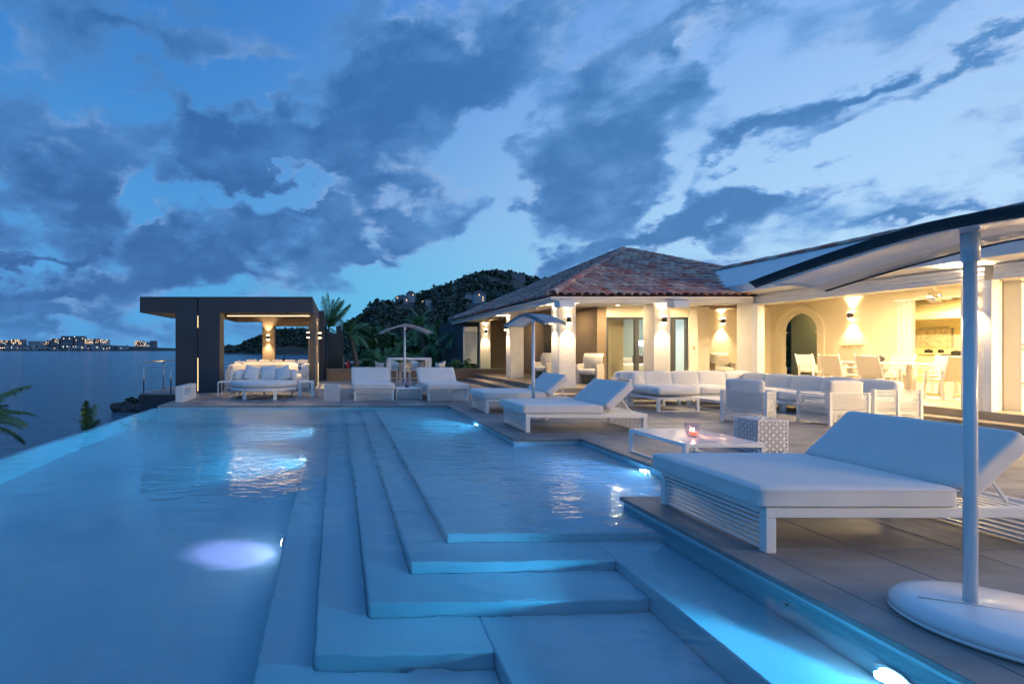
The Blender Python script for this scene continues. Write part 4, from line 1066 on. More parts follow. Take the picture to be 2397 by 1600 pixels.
# dining furniture
dt = thing('dining_table', 'long white dining table in the open dining room', 'table', (14.75, 12.8, .302))
put('tabletop', boxm('tabletop', M_gloss, -.45, .45, -1.55, 1.55, .745, .785, .008), dt)
lgm = boxm('leg', M_gloss, -.04, .04, -.04, .04, 0, .744, .004)
for a in (-.38, .38):
    for b in (-1.45, 0, 1.45): put('leg', lgm, dt, (a, b, 0))
def dchair(loc, rz, label, first=[None]):
    if first[0]: return dup(first[0], loc, rz, label)
    t = thing('dining_chair', label, 'chair', loc, rz, 'white armchairs round the dining table'); first[0] = t
    M_sling = mat('sling_fabric', (.66, .60, .50), .9)
    put('seat', cushion('dc_seat', .48, .50, .05, .02, .0, m=M_sling, wrinkle=0), t, (0, 0, .44))
    b = put('backrest', boxm('backrest', M_sling, -.012, .012, -.25, .25, 0, .52, .005), t, (-.24, 0, .46), (0, R(-12), 0))
    for s in (-1, 1):
        put('leg', MB().bar((-.22, s * .27, 0), (-.20, s * .27, .64), .03, .05).mesh('leg', M_gloss), t)
        put('leg', MB().bar((.26, s * .27, 0), (.20, s * .27, .64), .03, .05).mesh('leg', M_gloss), t)
        put('armrest', boxm('armrest', M_gloss, -.26, .24, s * .27 - .03, s * .27 + .03, .642, .665, .006), t)
        put('back_post', MB().bar((-.20, s * .265, .40), (-.36, s * .265, 1.0), .03, .03).mesh('back_post', M_gloss), t)
    return t
for (x, y, rz, lb) in ((13.90, 13.35, 0, 'left of the two dining chairs with their backs to the sofa'), (13.85, 12.35, 0, 'right of the two dining chairs with their backs to the sofa'),
                       (14.75, 14.95, -PI / 2, 'dining chair at the left head of the table, in front of the arch'), (13.85, 10.95, R(75), 'dining chair turned sideways at the right end beside the parasol pole'),
                       (15.6, 14.4, PI, 'leftmost chair on the far side of the dining table'), (15.6, 13.6, PI, 'middle chair on the far side of the dining table'), (15.6, 12.6, PI, 'rightmost chair on the far side, before the cooker')):
    dchair((x, y, .302), rz, lb)
bw = thing('vase', 'round dark vase on the dining table', 'vase', (15.0, 13.4, 1.088)); put('body', MB().lathe([(.05, 0), (.11, .05), (.12, .10), (.06, .17), (.05, .18)], 20).mesh('body', M_black, True), bw)
for (x, y, lb) in ((15.1, 13.1, 'clear glass standing right of the dark vase'), (15.1, 13.62, 'clear glass standing left of the dark vase')):
    g_ = thing('drinking_glass', lb, 'glass', (x, y, 1.088)); put('bowl', MB().lathe([(.03, 0), (.035, .20)], 12).mesh('bowl', M_cup, True), g_)
sh2 = thing('bottle_shelf', 'narrow golden wall shelf lit by the sconce in the dining room', 'shelf', (16.499, 15.48, 1.56))
put('board', boxm('board', M_cab, -.10, 0, -.35, .35, 0, .03, .004), sh2)
pm = MB().tube([(-.05, 0, 0), (-.05, 0, -.10)], .012, 8).mesh('peg', M_cab)
for k in range(5): put('peg', pm, sh2, (0, -.28 + k * .14, 0))
fn = thing('ceiling_fan', 'chrome ceiling fan over the dining table', 'ceiling fan', (14.2, 11.5, 2.93))
put('rod', MB().tube([(0, 0, .22), (0, 0, -.14)], .02, 10).mesh('rod', M_chrome), fn)
put('motor', MB().lathe([(.04, -.12), (.11, -.15), (.12, -.30), (.10, -.36), (.06, -.38)], 24).mesh('motor', M_chrome, True), fn)
put('light_dish', MB().lathe([(.05, -.385), (.15, -.395), (.16, -.415), (.08, -.43)], 24).mesh('light_dish', M_cup, True), fn)
bl = boxm('blade', M_gloss, .10, .66, -.06, .06, -.29, -.28, .003)
for k in range(4): put('blade', bl, fn, (0, 0, 0), (0, R(0), PI / 2 * k + .35))
# wicker chairs on the porch
def wicker(loc, rz, label, first=[None]):
    if first[0]: return dup(first[0], loc, rz, label)
    t = thing('wicker_chair', label, 'chair', loc, rz, 'white wicker porch chairs'); first[0] = t
    mb = MB(); 
    prof = [(-.26, 0), (-.22, .2), (-.30, .42), (-.20, .62), (-.24, .86), (-.36, 1.0)]
    for (x, z) in prof: mb.v += [(x, -.30, z), (x, .30, z)]
    for i in range(5): mb.f.append((2 * i, 2 * i + 1, 2 * i + 3, 2 * i + 2))
    b = put('backrest', mb.mesh('backrest', M_wicker, True), t); md = b.modifiers.new('s', 'SOLIDIFY'); md.thickness = .05
    for s in (-1, 1):
        mb = MB().add([(-.26, 0, 0), (.30, 0, 0), (.26, 0, .40), (.32, 0, .64), (-.24, 0, .66), (-.30, 0, .42)], [(0, 1, 2, 3, 4, 5)])
        b = put('side', mb.mesh('side', M_wicker), t, (0, s * .30, 0)); md = b.modifiers.new('s', 'SOLIDIFY'); md.thickness = .05
    put('seat', cushion('wk_seat', .54, .54, .16, .06, .02), t, (.02, 0, .40))
    return t
wicker((8.28, 15.9, .30), R(-140), 'wicker chair with curved back beside the corner column on the porch')
wicker((7.75, 18.2, .30), R(-150), 'wicker chair half hidden behind the second porch column')
wicker((14.0, 17.6, .302), R(-110), 'wicker chair below the sconce on the cream end wall')
# white boxes under the eave
for (x, lb) in ((6.42, 'white speaker box under the eave at the roof corner'), (9.62, 'white speaker box under the eave above the middle column')):
    t = thing('eave_speaker', lb, 'speaker', (x, 13.66, 2.60), 0, 'white speaker boxes under the eave')
    put('case', MB().add([(-.20, -.16, .0), (.20, -.16, .0), (.24, .12, .02), (-.24, .12, .02), (-.22, -.14, .20), (.22, -.14, .20), (.26, .12, .24), (-.26, .12, .24)],
        [(0, 3, 2, 1), (4, 5, 6, 7), (0, 1, 5, 4), (1, 2, 6, 5), (2, 3, 7, 6), (3, 0, 4, 7)]).mesh('case', M_gloss, bevel=.015, seg=2), t)
    put('bracket', boxm('bracket', M_gloss, -.03, .03, .12, .16, .05, .20), t)

# ------------------------------------------------------------------ pavilion
pav = thing('pavilion', 'dark modern open pavilion with flat roof and warm concealed lights', 'pavilion', (0, 0, 0))
def pp(name, m, *a, bevel=0.0): return put(name, boxm(name, m, *a, bevel=bevel), pav)
pp('column', M_slate, -5.36, -4.65, 16, 16.62, -.002, 2.65); pp('roof_slab', M_slate, -6.54, -4.65, 16, 19.1, 2.65, 3.17)
pp('column', M_slate, -4.61, -3.90, 16, 16.62, -.002, 2.65)
pp('beam', M_slate, -4.61, -.83, 16, 16.35, 2.65, 3.17)
pp('roof_slab', M_pav, -4.61, -.83, 16.352, 21.9, 2.96, 3.165)
pp('beam', M_pav, -.99, -.832, 16.352, 19.3, 2.65, 2.958); pp('beam', M_pav, -.99, -.832, 19.302, 21.4, 2.65, 2.958)
pp('beam', M_pav, -4.61, -4.40, 16.622, 21.4, 2.65, 2.958)
pp('beam', M_pav, -4.398, -.992, 18.9, 19.1, 2.70, 2.958)
pp('beam', M_taupe, -4.61, -.83, 21.402, 21.9, 2.651, 2.958)
pp('beam', M_taupe, -2.778, -1.302, 21.402, 21.85, 2.46, 2.65)
pp('pier', M_taupe, -3.33, -2.78, 21.402, 21.88, -.002, 2.65); pp('pier', M_taupe, -1.30, -.832, 21.402, 21.88, -.002, 2.65)
pp('pier', M_taupe, -1.0, -.79, 17.3, 19.3, -.002, 2.649)
pp('light_strip', M_strip, -4.3, -1.05, 18.86, 18.898, 2.72, 2.745)
pp('light_strip', M_strip, -4.640, -4.620, 16.05, 16.065, .05, 1.15)
pp('light_strip', M_strip, -4.640, -4.620, 16.05, 16.065, 2.15, 2.55)
pp('light_strip', M_strip, -.772, -.765, 19.28, 19.30, .05, .9)
area(pav, (-2.7, 18.8, 2.69), 3.0, 70, (1, .66, .34), (0, 0, 0), .1)
area(pav, (-2.7, 17.4, 2.90), 2.4, 40, (1, .66, .34), (0, 0, 0), .4)
area(pav, (-5.0, 17.6, .25), .3, 50, (1, .62, .28), (PI, R(12), 0), 1.4)
area(pav, (-1.6, 17.6, .3), .2, 18, (1, .62, .28), (R(60), 0, 0), .4)
# side wall with window beyond
pp('side_wall', M_pav, -.905, -.635, 22.2, 23.6, -.002, 3.2); pp('side_wall', M_pav, -.905, -.635, 27.4, 29, -.002, 3.2)
pp('side_wall', M_pav, -.904, -.636, 23.602, 27.398, -.002, .85); pp('side_wall', M_pav, -.904, -.636, 23.602, 27.398, 2.6, 3.199)
bq = thing('utility_block', 'dark square masonry block with chimney stub right of the pavilion', 'outbuilding', (-.49, 24, .45))
put('upper_wall', boxm('upper_wall', M_slate, 0, .80, 0, 1.5, .68, 1.75), bq); put('lower_wall', boxm('lower_wall', M_black, .02, .76, .04, 1.5, 0, .65), bq)
put('ledge', boxm('ledge', M_pav, -.01, .82, -.03, 1.5, .652, .678), bq); put('chimney', boxm('chimney', M_slate, .42, .68, .2, .5, 1.752, 2.15), bq); put('post', boxm('post', M_step, .762, .81, .0, .08, 0, .65), bq)
rd = thing('red_ornament', 'small red and white ornament standing on the low wall beside the leaning palm', 'ornament', (.45, 22.25, .542))
put('body', MB().tube([(0, 0, 0), (.01, 0, .16), (0, 0, .36)], [.07, .06, .03], 8).mesh('body', M_red, True), rd)
for s, z in ((1, .12), (-1, .2), (1, .27)): put('arm', MB().tube([(0, 0, z), (s * .11, .02, z + .05)], [.035, .02], 6).mesh('arm', M_red if s > 0 else M_gloss, True), rd)
gb = thing('garden_bench', 'white slab bench on the lawn behind the low wall', 'bench', (1.15, 30, .15)); put('slab', boxm('slab', M_gloss, -.36, .36, -.2, .2, .42, .52, .01), gb); put('support', boxm('support', M_gloss, .05, .2, -.1, .1, 0, .42), gb)

# railing
rl = thing('railing', 'steel post and cable railing at the left edge of the pavilion deck', 'railing', (0, 0, 0))
pm = MB().tube([(0, 0, 0), (0, 0, 1.0)], .024, 10).mesh('post', M_steel, True)
for (x, y) in ((-6.3, 15.72), (-6.3, 17.5), (-6.3, 19.4), (-6.3, 21.6), (-5.42, 15.72)): put('post', pm, rl, (x, y, 0))
put('handrail', MB().tube([(-6.3, 15.70, 1.02), (-6.3, 21.9, 1.02)], .022, 10).mesh('handrail', M_steel, True), rl)
for k in range(5):
    put('cable', MB().tube([(-6.3, 15.72, .15 + k * .17), (-6.3, 21.7, .15 + k * .17)], .004, 6).mesh('cable', M_steel), rl)
    put('cable', MB().tube([(-6.3, 15.72, .15 + k * .17), (-5.36, 15.72, .15 + k * .17)], .004, 6).mesh('cable', M_steel), rl)
rl2 = thing('railing', 'steel railing along the back of the pavilion, facing the water', 'railing', (0, 0, 0))
for x in (-6.2, -5.3, -4.5, -3.75, -2.3, -1.6): put('post', pm, rl2, (x, 22.0, 0))
for k in range(5): put('cable', MB().tube([(-6.3, 22, .15 + k * .17), (-1.2, 22, .15 + k * .17)], .004, 6).mesh('cable', M_steel), rl2)

# ------------------------------------------------------------------ loungers
W_L = 1.12
def lounger(loc, rz, label, first=[None]):
    if first[0]: return dup(first[0], loc, rz, label)
    t = thing('sun_lounger', label, 'sun lounger', loc, rz, 'white double sun loungers'); first[0] = t
    L = 2.11
    leg = boxm('leg', M_white, 0, .075, 0, .06, .0, .25, .004)
    for x in (0, L - .075):
        for y in (0, W_L - .06): put('leg', leg, t, (x, y, 0))
    rail = boxm('side_rail', M_white, 0, L, 0, .055, .252, .322, .004)
    for y in (0, W_L - .055): put('side_rail', rail, t, (0, y, 0))
    er = boxm('end_rail', M_white, 0, .05, .057, W_L - .057, .27, .32, .003)
    put('end_rail', er, t, (.0, 0, 0)); put('end_rail', er, t, (L - .05, 0, 0))
    sl = slatmesh('slat', M_white, .03, W_L - .116, .020, .002)
    for x in (.028, L - .028):
        for k in range(7): put('slat', sl, t, (x, W_L / 2, .022 + k * .037))
    bs = slatmesh('bed_slat', M_white, .045, W_L - .112, .016, .002)
    for k in range(10): put('bed_slat', bs, t, (1.30 + k * .085, W_L / 2, .300))
    put('bed_board', boxm('bed_board', M_white, .06, 1.24, .06, W_L - .06, .285, .318), t)
    ct = cushion('lounger_mattress', 1.42, W_L + .05, .15, .035, .014, n=22, seed=1, wrinkle=.0065)
    put('mattress', ct, t, (.635, W_L / 2, .322 + .078))
    mo = [c for c in children(t) if c.name.startswith('mattress')][0]
    def ring(hx, hy, z, r=.0045, rc=.04):
        pts = []
        for (sx_, sy_, a0) in ((1, 1, 0), (-1, 1, 90), (-1, -1, 180), (1, -1, 270)):
            for q in range(5):
                a_ = R(a0 + q * 22.5); pts.append((sx_ * (hx - rc) + rc * math.cos(a_), sy_ * (hy - rc) + rc * math.sin(a_), z))
        return MB().tube(pts + [pts[0]], r, 6, False)
    for z in (-.052, .052): put('piping', ring(.71 + .006, (W_L + .05) / 2 + .006, z).mesh('piping', M_cush, True), mo)
    cb_ = cushion('lounger_backrest', .60, W_L + .04, .16, .04, .012, n=14, seed=2)
    a = R(43)
    u = Vector((math.cos(a), 0, math.sin(a))); nn = Vector((math.sin(a), 0, -math.cos(a)))
    c = Vector((1.335, 0, .47)) + u * .31 + nn * .08
    put('backrest', cb_, t, (c.x, W_L / 2, c.z), (0, -a, 0))
    for y in (.16, W_L - .16):
        put('strut', MB().bar((1.50, y, .36), (1.80, y, .72), .022, .022).mesh('strut', M_white), t)
        put('strut', MB().bar((1.93, y, .315), (1.72, y, .60), .018, .018).mesh('strut', M_white), t)
    return t
lounger((3.04, 3.43, 0), 0, 'largest sun lounger in the foreground at the pool edge, right of the slatted table')
lounger((3.27, 8.39, 0), 0, 'sun lounger in front of the corner step of the pool, nearer of the middle pair')
lounger((3.34, 10.88, 0), 0, 'sun lounger behind the parasol pole, farther of the middle pair')
lounger((.46 + W_L, 13.52, 0), PI / 2, 'sun lounger at the far pool end, left of the small slatted table')
lounger((2.50 + W_L, 13.40, 0), PI / 2, 'sun lounger at the far pool end, right of the small slatted table')

# ------------------------------------------------------------------ tables
def frame_table(name, label, loc, sx, sy, h, bar=.05, slats=0, rz=0, top=True, loops=True, sideslats=0, group=None, leg=None, m=M_white):
    t = thing(name, label, 'table', loc, rz, group); lg_ = leg or bar
    lm = boxm('leg', m, 0, lg_, 0, lg_, 0, h - bar - .002, .003)
    for x in (0, sx - lg_):
        for y in (0, sy - lg_): put('leg', lm, t, (x, y, 0))
    for y in (0, sy - bar): put('side_rail', boxm('side_rail', m, 0, sx, y, y + bar, h - bar, h, .003), t)
    for x in (0, sx - bar): put('end_rail', boxm('end_rail', m, x, x + bar, bar + .001, sy - bar - .001, h - bar, h, .003), t)
    if loops:
        for x in (0, sx - lg_): put('floor_rail', boxm('floor_rail', m, x + .004, x + lg_ - .004, lg_ + .001, sy - lg_ - .001, .0, .022, .002), t)
    if slats:
        p = (sx - 2 * bar) / slats
        sm = slatmesh('slat', m, p * .56, sy - 2 * bar - .002, .014, .0015)
        for k in range(slats): put('slat', sm, t, (bar + (k + .5) * p, sy / 2, h - .008))
    elif top: put('top', boxm('top', m, bar + .001, sx - bar - .001, bar + .001, sy - bar - .001, h - .022, h - .002), t)
    if sideslats:
        for k in range(sideslats):
            z = .03 + k * (h - bar - .03) / sideslats
            for y in (.02, sy - .02): put('side_slat', slatmesh('side_slat', m, sx - 2 * lg_ - .002, .02, .018), t, (sx / 2, y, z))
            for x in (.02, sx - .02): put('side_slat', slatmesh('side_slat', m, .02, sy - 2 * lg_ - .002, .018), t, (x, sy / 2, z))
    return t
frame_table('slatted_table', 'low white slatted table holding the candle in front of the big lounger', (4.12, 5.73, 0), 0.95, 1.11, .326, .045, 17, m=M_gloss)
frame_table('slatted_table', 'small white table with slatted sides between the two far loungers', (1.68, 13.85, 0), .74, .74, .32, .035, 0, sideslats=6)
frame_table('coffee_table', 'low white coffee table inside the corner of the big sofa', (8.85, 11.1, 0), 1.45, 1.15, .25, .07, 0, leg=.09)
frame_table('side_table', 'open white side table on the left of the round daybed', (-3.60, 14.5, 0), .44, .50, .46, .03, 0)
frame_table('side_table', 'open white side table with thick legs on the right of the round daybed', (-1.18, 14.55, 0), .46, .46, .47, .05, 0, leg=.09, loops=False)
bt_ = frame_table('bar_table', 'tall white frame bar table behind the two far loungers', (1.86, 17.8, 0), 1.60, .75, 1.116, .075, 0, leg=.115)
for k in range(5): put('tray', boxm('tray', M_gloss, .2 + k * .24, .36 + k * .24, .15, .35, 1.118, 1.128), bt_) if k == 9 else None
# white hollow box
hb = thing('hollow_box_table', 'white box table with a rectangular opening at the corner of the pavilion', 'table', (-4.40, 13.13, 0))
put('front_panel', boxm('front_panel', M_white, 0, .20, 0, .16, 0, .43, .004), hb); put('rear_panel', boxm('rear_panel', M_white, 0, .20, .72, 1.25, 0, .43, .004), hb)
put('top', boxm('top', M_white, 0, .20, .161, .719, .36, .43), hb); put('bottom', boxm('bottom', M_white, 0, .20, .161, .719, 0, .12), hb)

# perforated stools
def petal_panel(w, h, nx, nz):
    """flat sheet in xz with lens-shaped holes, corner at the origin"""
    me = MB(); ax, az_ = w / nx, h / nz
    bx = .0
    for i in range(nx):
        for j in range(nz):
            x0, z0 = i * ax, j * az_
            A, C = ((x0, z0), (x0 + ax, z0 + az_)) if (i + j) % 2 == 0 else ((x0 + ax, z0), (x0, z0 + az_))
            B = (C[0], A[1]); D = (A[0], C[1])
            for (K, s) in ((B, 1), (D, 1)):
                pts = [K]
                mx, mz = (A[0] + C[0]) / 2, (A[1] + C[1]) / 2
                for q in range(7):
                    t = q / 6; px, pz = A[0] + (C[0] - A[0]) * t, A[1] + (C[1] - A[1]) * t
                    b = math.sin(PI * t) * .36 if .12 < t < .88 else 0
                    pts.append((px + (K[0] - mx) * b, pz + (K[1] - mz) * b))
                n_ = len(me.v); me.v += [(p[0], 0, p[1]) for p in pts]; f = tuple(range(n_, n_ + len(pts)))
                me.f.append(f)
    return me
def stool(loc, s, h, label, first={}):
    t = thing('lattice_stool', label, 'stool', loc, 0, 'white stools with a pierced petal pattern')
    if 'v' not in first:
        first['v'] = petal_panel(s - .02, h - .02, 8, 9).mesh('side_panel', M_gloss); first['h'] = petal_panel(s - .02, s - .02, 8, 8).mesh('top_panel', M_gloss)
    for (l, rz) in (((.01, .002, .01), 0), ((.01, s - .002, .01), 0), ((.002, .01, .01), PI / 2), ((s - .002, .01, .01), PI / 2)):
        o = put('side_panel', first['v'], t, l, (0, 0, rz)); md = o.modifiers.new('t', 'SOLIDIFY'); md.thickness = .005; md.offset = 0
    o = put('top_panel', first['h'], t, (.01, s - .01, h - .002), (R(90), 0, 0)); md = o.modifiers.new('t', 'SOLIDIFY'); md.thickness = .005; md.offset = 0
    for x in (0, s - .012):
        for y in (0, s - .012): put('corner_post', slatmesh('corner_post', M_gloss, .013, .013, h), t, (x + .006, y + .006, h / 2))
    for z in (.006, h - .005):
        for y in (.006, s - .006): put('edge_bar', slatmesh('edge_bar', M_gloss, s - .026, .012, .012), t, (s / 2, y, z))
        for x in (.006, s - .006): put('edge_bar', slatmesh('edge_bar', M_gloss, .012, s - .026, .012), t, (x, s / 2, z))
    put('core', boxm('core', mat('pale_grey_core', (.42, .43, .46), .7), .03, s - .03, .03, s - .03, .03, h - .03), t)
    return t
stool((5.83, 6.70, 0), .42, .462, 'pierced white stool behind the slatted candle table')
stool((-.36, 13.37, 0), .43, .46, 'pierced white stool alone at the far pool edge, left of the far loungers')

# candle in a glass
cg = thing('candle_glass', 'lit red candle in a clear glass cup on the slatted table', 'candle', (4.56, 6.22, .328))
put('cup', MB().lathe([(.058, .0), (.062, .004), (.078, .08), (.085, .17), (.082, .17), (.074, .08), (.056, .012)], 28).mesh('cup', M_cup, True), cg)
put('base', MB().lathe([(.055, .0125), (.056, .018)], 20).mesh('base', M_gloss), cg)
put('wax', MB().lathe([(.042, .020), (.046, .05), (.044, .058)], 20, cx=.018).mesh('wax', M_wax, True), cg)
put('flame', MB().lathe([(.003, .060), (.010, .072), (.007, .090), (.001, .105)], 10, cx=.018).mesh('flame', M_flame, True), cg)
pl = bpy.data.lights.new('glow', 'POINT'); pl.energy = 3; pl.color = (1, .5, .25); pl.shadow_soft_size = .01
po = bpy.data.objects.new('glow', pl); col.objects.link(po); po.parent = cg; po.location = (.018, 0, .12)
lt = thing('lantern_glass', 'small glass hurricane lamp with dark candle on the far slatted table', 'lantern', (2.03, 14.15, .322))
put('cup', MB().lathe([(.08, 0), (.10, .06), (.11, .26), (.106, .26), (.075, .02)], 20).mesh('cup', M_cup, True), lt); put('candle', MB().lathe([(.05, .01), (.05, .10), (.02, .13)], 14).mesh('candle', M_slate, True), lt)

# ------------------------------------------------------------------ armchairs, ottoman, sofas
def slat_panel(parent, p0, p1, z0, z1, n, t=.02, m=M_white, name='slat', h=.02):
    p0, p1 = Vector(p0), Vector(p1); d = p1 - p0; L = d.length; a = math.atan2(d.y, d.x); c = (p0 + p1) / 2
    me = slatmesh(name, m, L, t, h, 0.0)
    for k in range(n): put(name, me, parent, (c.x, c.y, z0 + (k + .5) * (z1 - z0) / n), (0, 0, a))
def armchair(loc, rz, label, first=[None]):
    if first[0]: return dup(first[0], loc, rz, label)
    t = thing('slatted_armchair', label, 'armchair', loc, rz, 'white slatted armchairs by the coffee table'); first[0] = t
    w, d, h = .72, .72, .63       # faces +x, back at x=0
    pm = boxm('leg', M_white, 0, .05, 0, .05, 0, h, .004)
    for x in (0, d - .05):
        for y in (-w / 2, w / 2 - .05): put('leg', pm, t, (x, y, 0))
    slat_panel(t, (.02, -w / 2 + .052, 0), (.02, w / 2 - .052, 0), .02, h, 15)
    for y in (-w / 2 + .02, w / 2 - .02): slat_panel(t, (.052, y, 0), (d - .052, y, 0), .02, h, 15)
    put('seat_frame', boxm('seat_frame', M_white, .05, d - .01, -w / 2 + .05, w / 2 - .05, .22, .27), t)
    put('seat_cushion', cushion('ac_seat', .60, .58, .15, .05, .01, seed=4), t, (.385, 0, .35))
    put('back_cushion', cushion('ac_back', .14, .58, .52, .035, .012, seed=5), t, (.135, 0, .585), (0, R(-4), 0))
    return t
# first stands with its back towards the pool corner, second with its back to the camera
armchair((7.90, 9.42, 0), R(38), 'slatted armchair seen from behind, left of the pair, behind the pierced stool')
armchair((9.60, 9.05, 0), R(86), 'slatted armchair seen from behind, right of the pair, beside the sofa end')

ot = thing('ottoman', 'white cushioned ottoman in front of the left end of the big sofa', 'ottoman', (7.36, 11.11, 0))
lm = boxm('leg', M_white, 0, .06, 0, .06, 0, .27, .004)
for x in (0, .90):
    for y in (0, 1.16): put('leg', lm, ot, (x, y, 0))
for y in (0, 1.16): put('side_rail', boxm('side_rail', M_white, 0, .96, y, y + .06, .272, .335, .004), ot); put('floor_rail', boxm('floor_rail', M_white, .061, .899, y + .01, y + .05, 0, .025), ot)
for x in (0, .90): put('end_rail', boxm('end_rail', M_white, x, x + .06, .061, 1.159, .272, .335, .004), ot)
put('board', boxm('board', M_white, .061, .899, .061, 1.159, .30, .33), ot)
put('cushion', cushion('ottoman_cushion', .97, 1.22, .17, .07, .03, n=12, seed=6), ot, (.48, .61, .46))

so = thing('corner_sofa', 'large white L-shaped outdoor sofa with a row of back cushions', 'sofa', (0, 0, 0))
put('base', boxm('base', M_white, 7.62, 11.24, 12.56, 13.46, .18, .25, .004), so); put('base', boxm('base', M_white, 10.34, 11.24, 9.34, 12.558, .18, .25, .004), so)
lm = boxm('leg', M_white, -.03, .03, -.03, .03, 0, .178, .003)
for (x, y) in ((7.66, 12.6), (8.9, 12.6), (10.2, 12.6), (10.38, 11.3), (10.38, 10.1), (10.38, 9.38), (7.66, 13.42), (11.2, 13.42), (11.2, 9.38), (11.2, 11.3)): put('leg', lm, so, (x, y, 0))
slat_panel(so, (7.62, 13.47, 0), (11.26, 13.47, 0), .24, .64, 9); slat_panel(so, (11.26, 9.34, 0), (11.26, 13.44, 0), .02, .64, 15)
slat_panel(so, (7.61, 12.62, 0), (7.61, 13.42, 0), .02, .64, 15)
slat_panel(so, (10.38, 9.33, 0), (10.78, 9.33, 0), .02, .66, 16); slat_panel(so, (10.83, 9.33, 0), (11.22, 9.33, 0), .02, .66, 16)
for x in (10.33, 10.78, 11.22): put('end_post', boxm('end_post', M_white, x, x + .05, 9.30, 9.36, 0, .67, .004), so)
put('end_post', boxm('end_post', M_white, 7.59, 7.64, 12.56, 12.61, 0, .66, .004), so)
put('arm_top', boxm('arm_top', M_white, 7.59, 7.64, 12.612, 13.48, .64, .665, .003), so)
for k in range(4): put('seat_cushion', cushion('sofa_seat', .90, .92, .22, .07, .03, n=12, seed=10 + k), so, (8.08 + k * .905, 13.0, .36))
for k in range(3): put('seat_cushion', cushion('sofa_seat2', .92, .98, .22, .07, .03, n=12, seed=20 + k), so, (10.80, 9.88 + k * 1.0, .36))
for k in range(5): put('back_cushion', cushion('sofa_back', .74, .20, .40, .05, .035, n=12, seed=30 + k), so, (7.98 + k * .73, 13.22, .62), (R(-12), 0, rnd.uniform(-.03, .03)))
for k in range(5): put('back_cushion', cushion('sofa_back', .74, .20, .40, .05, .035, n=12, seed=40 + k), so, (11.03, 12.75 - k * .72, .60), (R(-12), 0, -PI / 2 + rnd.uniform(-.03, .03)))
put('bolster', cushion('sofa_bolster', .26, .80, .42, .09, .03, seed=50), so, (7.80, 13.0, .60))

# round daybed
db = thing('round_daybed', 'round white daybed with pillows on the deck in front of the pavilion', 'daybed', (-2.22, 14.62, 0))
put('rim', MB().lathe([(.95, .245), (.985, .25), (.985, .325), (.90, .33)], 48).mesh('rim', M_white), db)
mp_ = [(.05, .331), (.93, .332), (.985, .36), (1.0, .41), (.985, .465), (.93, .50), (.6, .512), (.02, .515)]
put('mattress', MB().lathe(mp_, 56).mesh('mattress', M_cush, True), db)
for a in (-62, -118, 28, 152):
    c, s = math.cos(R(a)), math.sin(R(a))
    put('leg', MB().bar((c * .93, s * .93, 0), (c * .93, s * .93, .248), .10, .035, up=(c, s, 0)).mesh('leg', M_white), db)
for a in (-62, -118): 
    c, s = math.cos(R(a)), math.sin(R(a)); put('floor_bar', MB().bar((c * .90, s * .90, .012 if a == -62 else .035), (-c * .90, -s * .90, .012 if a == -62 else .035), .05, .02).mesh('floor_bar', M_white), db)
put('centre_post', boxm('centre_post', M_white, -.03, .03, -.03, .03, .046, .245), db)
for z in (.62, .70, .78):
    pts = [(math.cos(R(a)) * .985, math.sin(R(a)) * .985) for a in range(15, 186, 9)]
    mb = MB()
    for (p, q) in zip(pts, pts[1:]): mb.bar((*p, z), (*q, z), .022, .055)
    put('back_slat', mb.mesh('back_slat', M_white), db)
for a in (15, 60, 100, 145, 185): put('back_post', boxm('back_post', M_white, -.025, .025, -.02, .02, .25, .81, .003), db, (math.cos(R(a)) * .985, math.sin(R(a)) * .985, 0), (0, 0, R(a - 90)))
def pillow(x, y, z, tilt, yaw, roll, sd, s=.50):
    o = put('pillow', cushion('pillow', s, s, .05, .024, .075, n=14, seed=sd, wrinkle=.006, side=-.35), db, (x, y, z)); o.rotation_euler = (Matrix.Rotation(R(yaw), 3, 'Z') @ Matrix.Rotation(R(90 + tilt), 3, 'X') @ Matrix.Rotation(R(roll), 3, 'Z')).to_euler(); return o
pillow(-.40, .22, .70, -24, 20, -16, 61, .46); pillow(.10, .26, .71, -26, 0, 5, 62, .48); pillow(.54, .14, .70, -26, -24, 20, 63, .47)
put('bolster', cushion('db_bolster', .50, .18, .24, .07, .03, seed=64), db, (-.72, .28, .62), (0, 0, R(42))); put('bolster', cushion('db_bolster', .50, .18, .24, .07, .03, seed=64), db, (.78, .30, .62), (0, 0, R(-52)))
put('bolster', cushion('db_bolster', .50, .18, .24, .07, .03, seed=64), db, (-.12, .68, .62), (0, 0, 0))

# sofa inside the pavilion
ps = thing('pavilion_sofa', 'white U-shaped slatted sofa inside the dark pavilion', 'sofa', (0, 0, 0))
for (x0, x1, y0, y1) in ((-3.86, -3.02, 16.75, 19.0), (-1.86, -1.04, 16.75, 19.0), (-3.018, -1.862, 18.2, 19.0)):
    put('base', boxm('base', M_white, x0, x1, y0, y1, .12, .24), ps)
for (a, b) in ((-3.86, -3.50), (-3.46, -3.02), (-1.86, -1.48), (-1.44, -1.04)): slat_panel(ps, (a, 16.72, 0), (b, 16.72, 0), .02, .72, 15)
slat_panel(ps, (-1.02, 16.74, 0), (-1.02, 19.0, 0), .02, .72, 15)
for x in (-3.88, -3.49, -3.03, -1.88, -1.47, -1.03): put('post', boxm('post', M_white, x, x + .045, 16.69, 16.74, 0, .73), ps)
for (x, y, sx, sy) in ((-3.44, 17.3, .82, 1.0), (-3.44, 18.35, .82, 1.0), (-1.44, 17.3, .82, 1.0), (-1.44, 18.35, .82, 1.0), (-2.44, 18.6, 1.1, .8)):
    put('seat_cushion', cushion('ps_seat', sx, sy, .22, .07, .02, seed=70), ps, (x, y, .36))
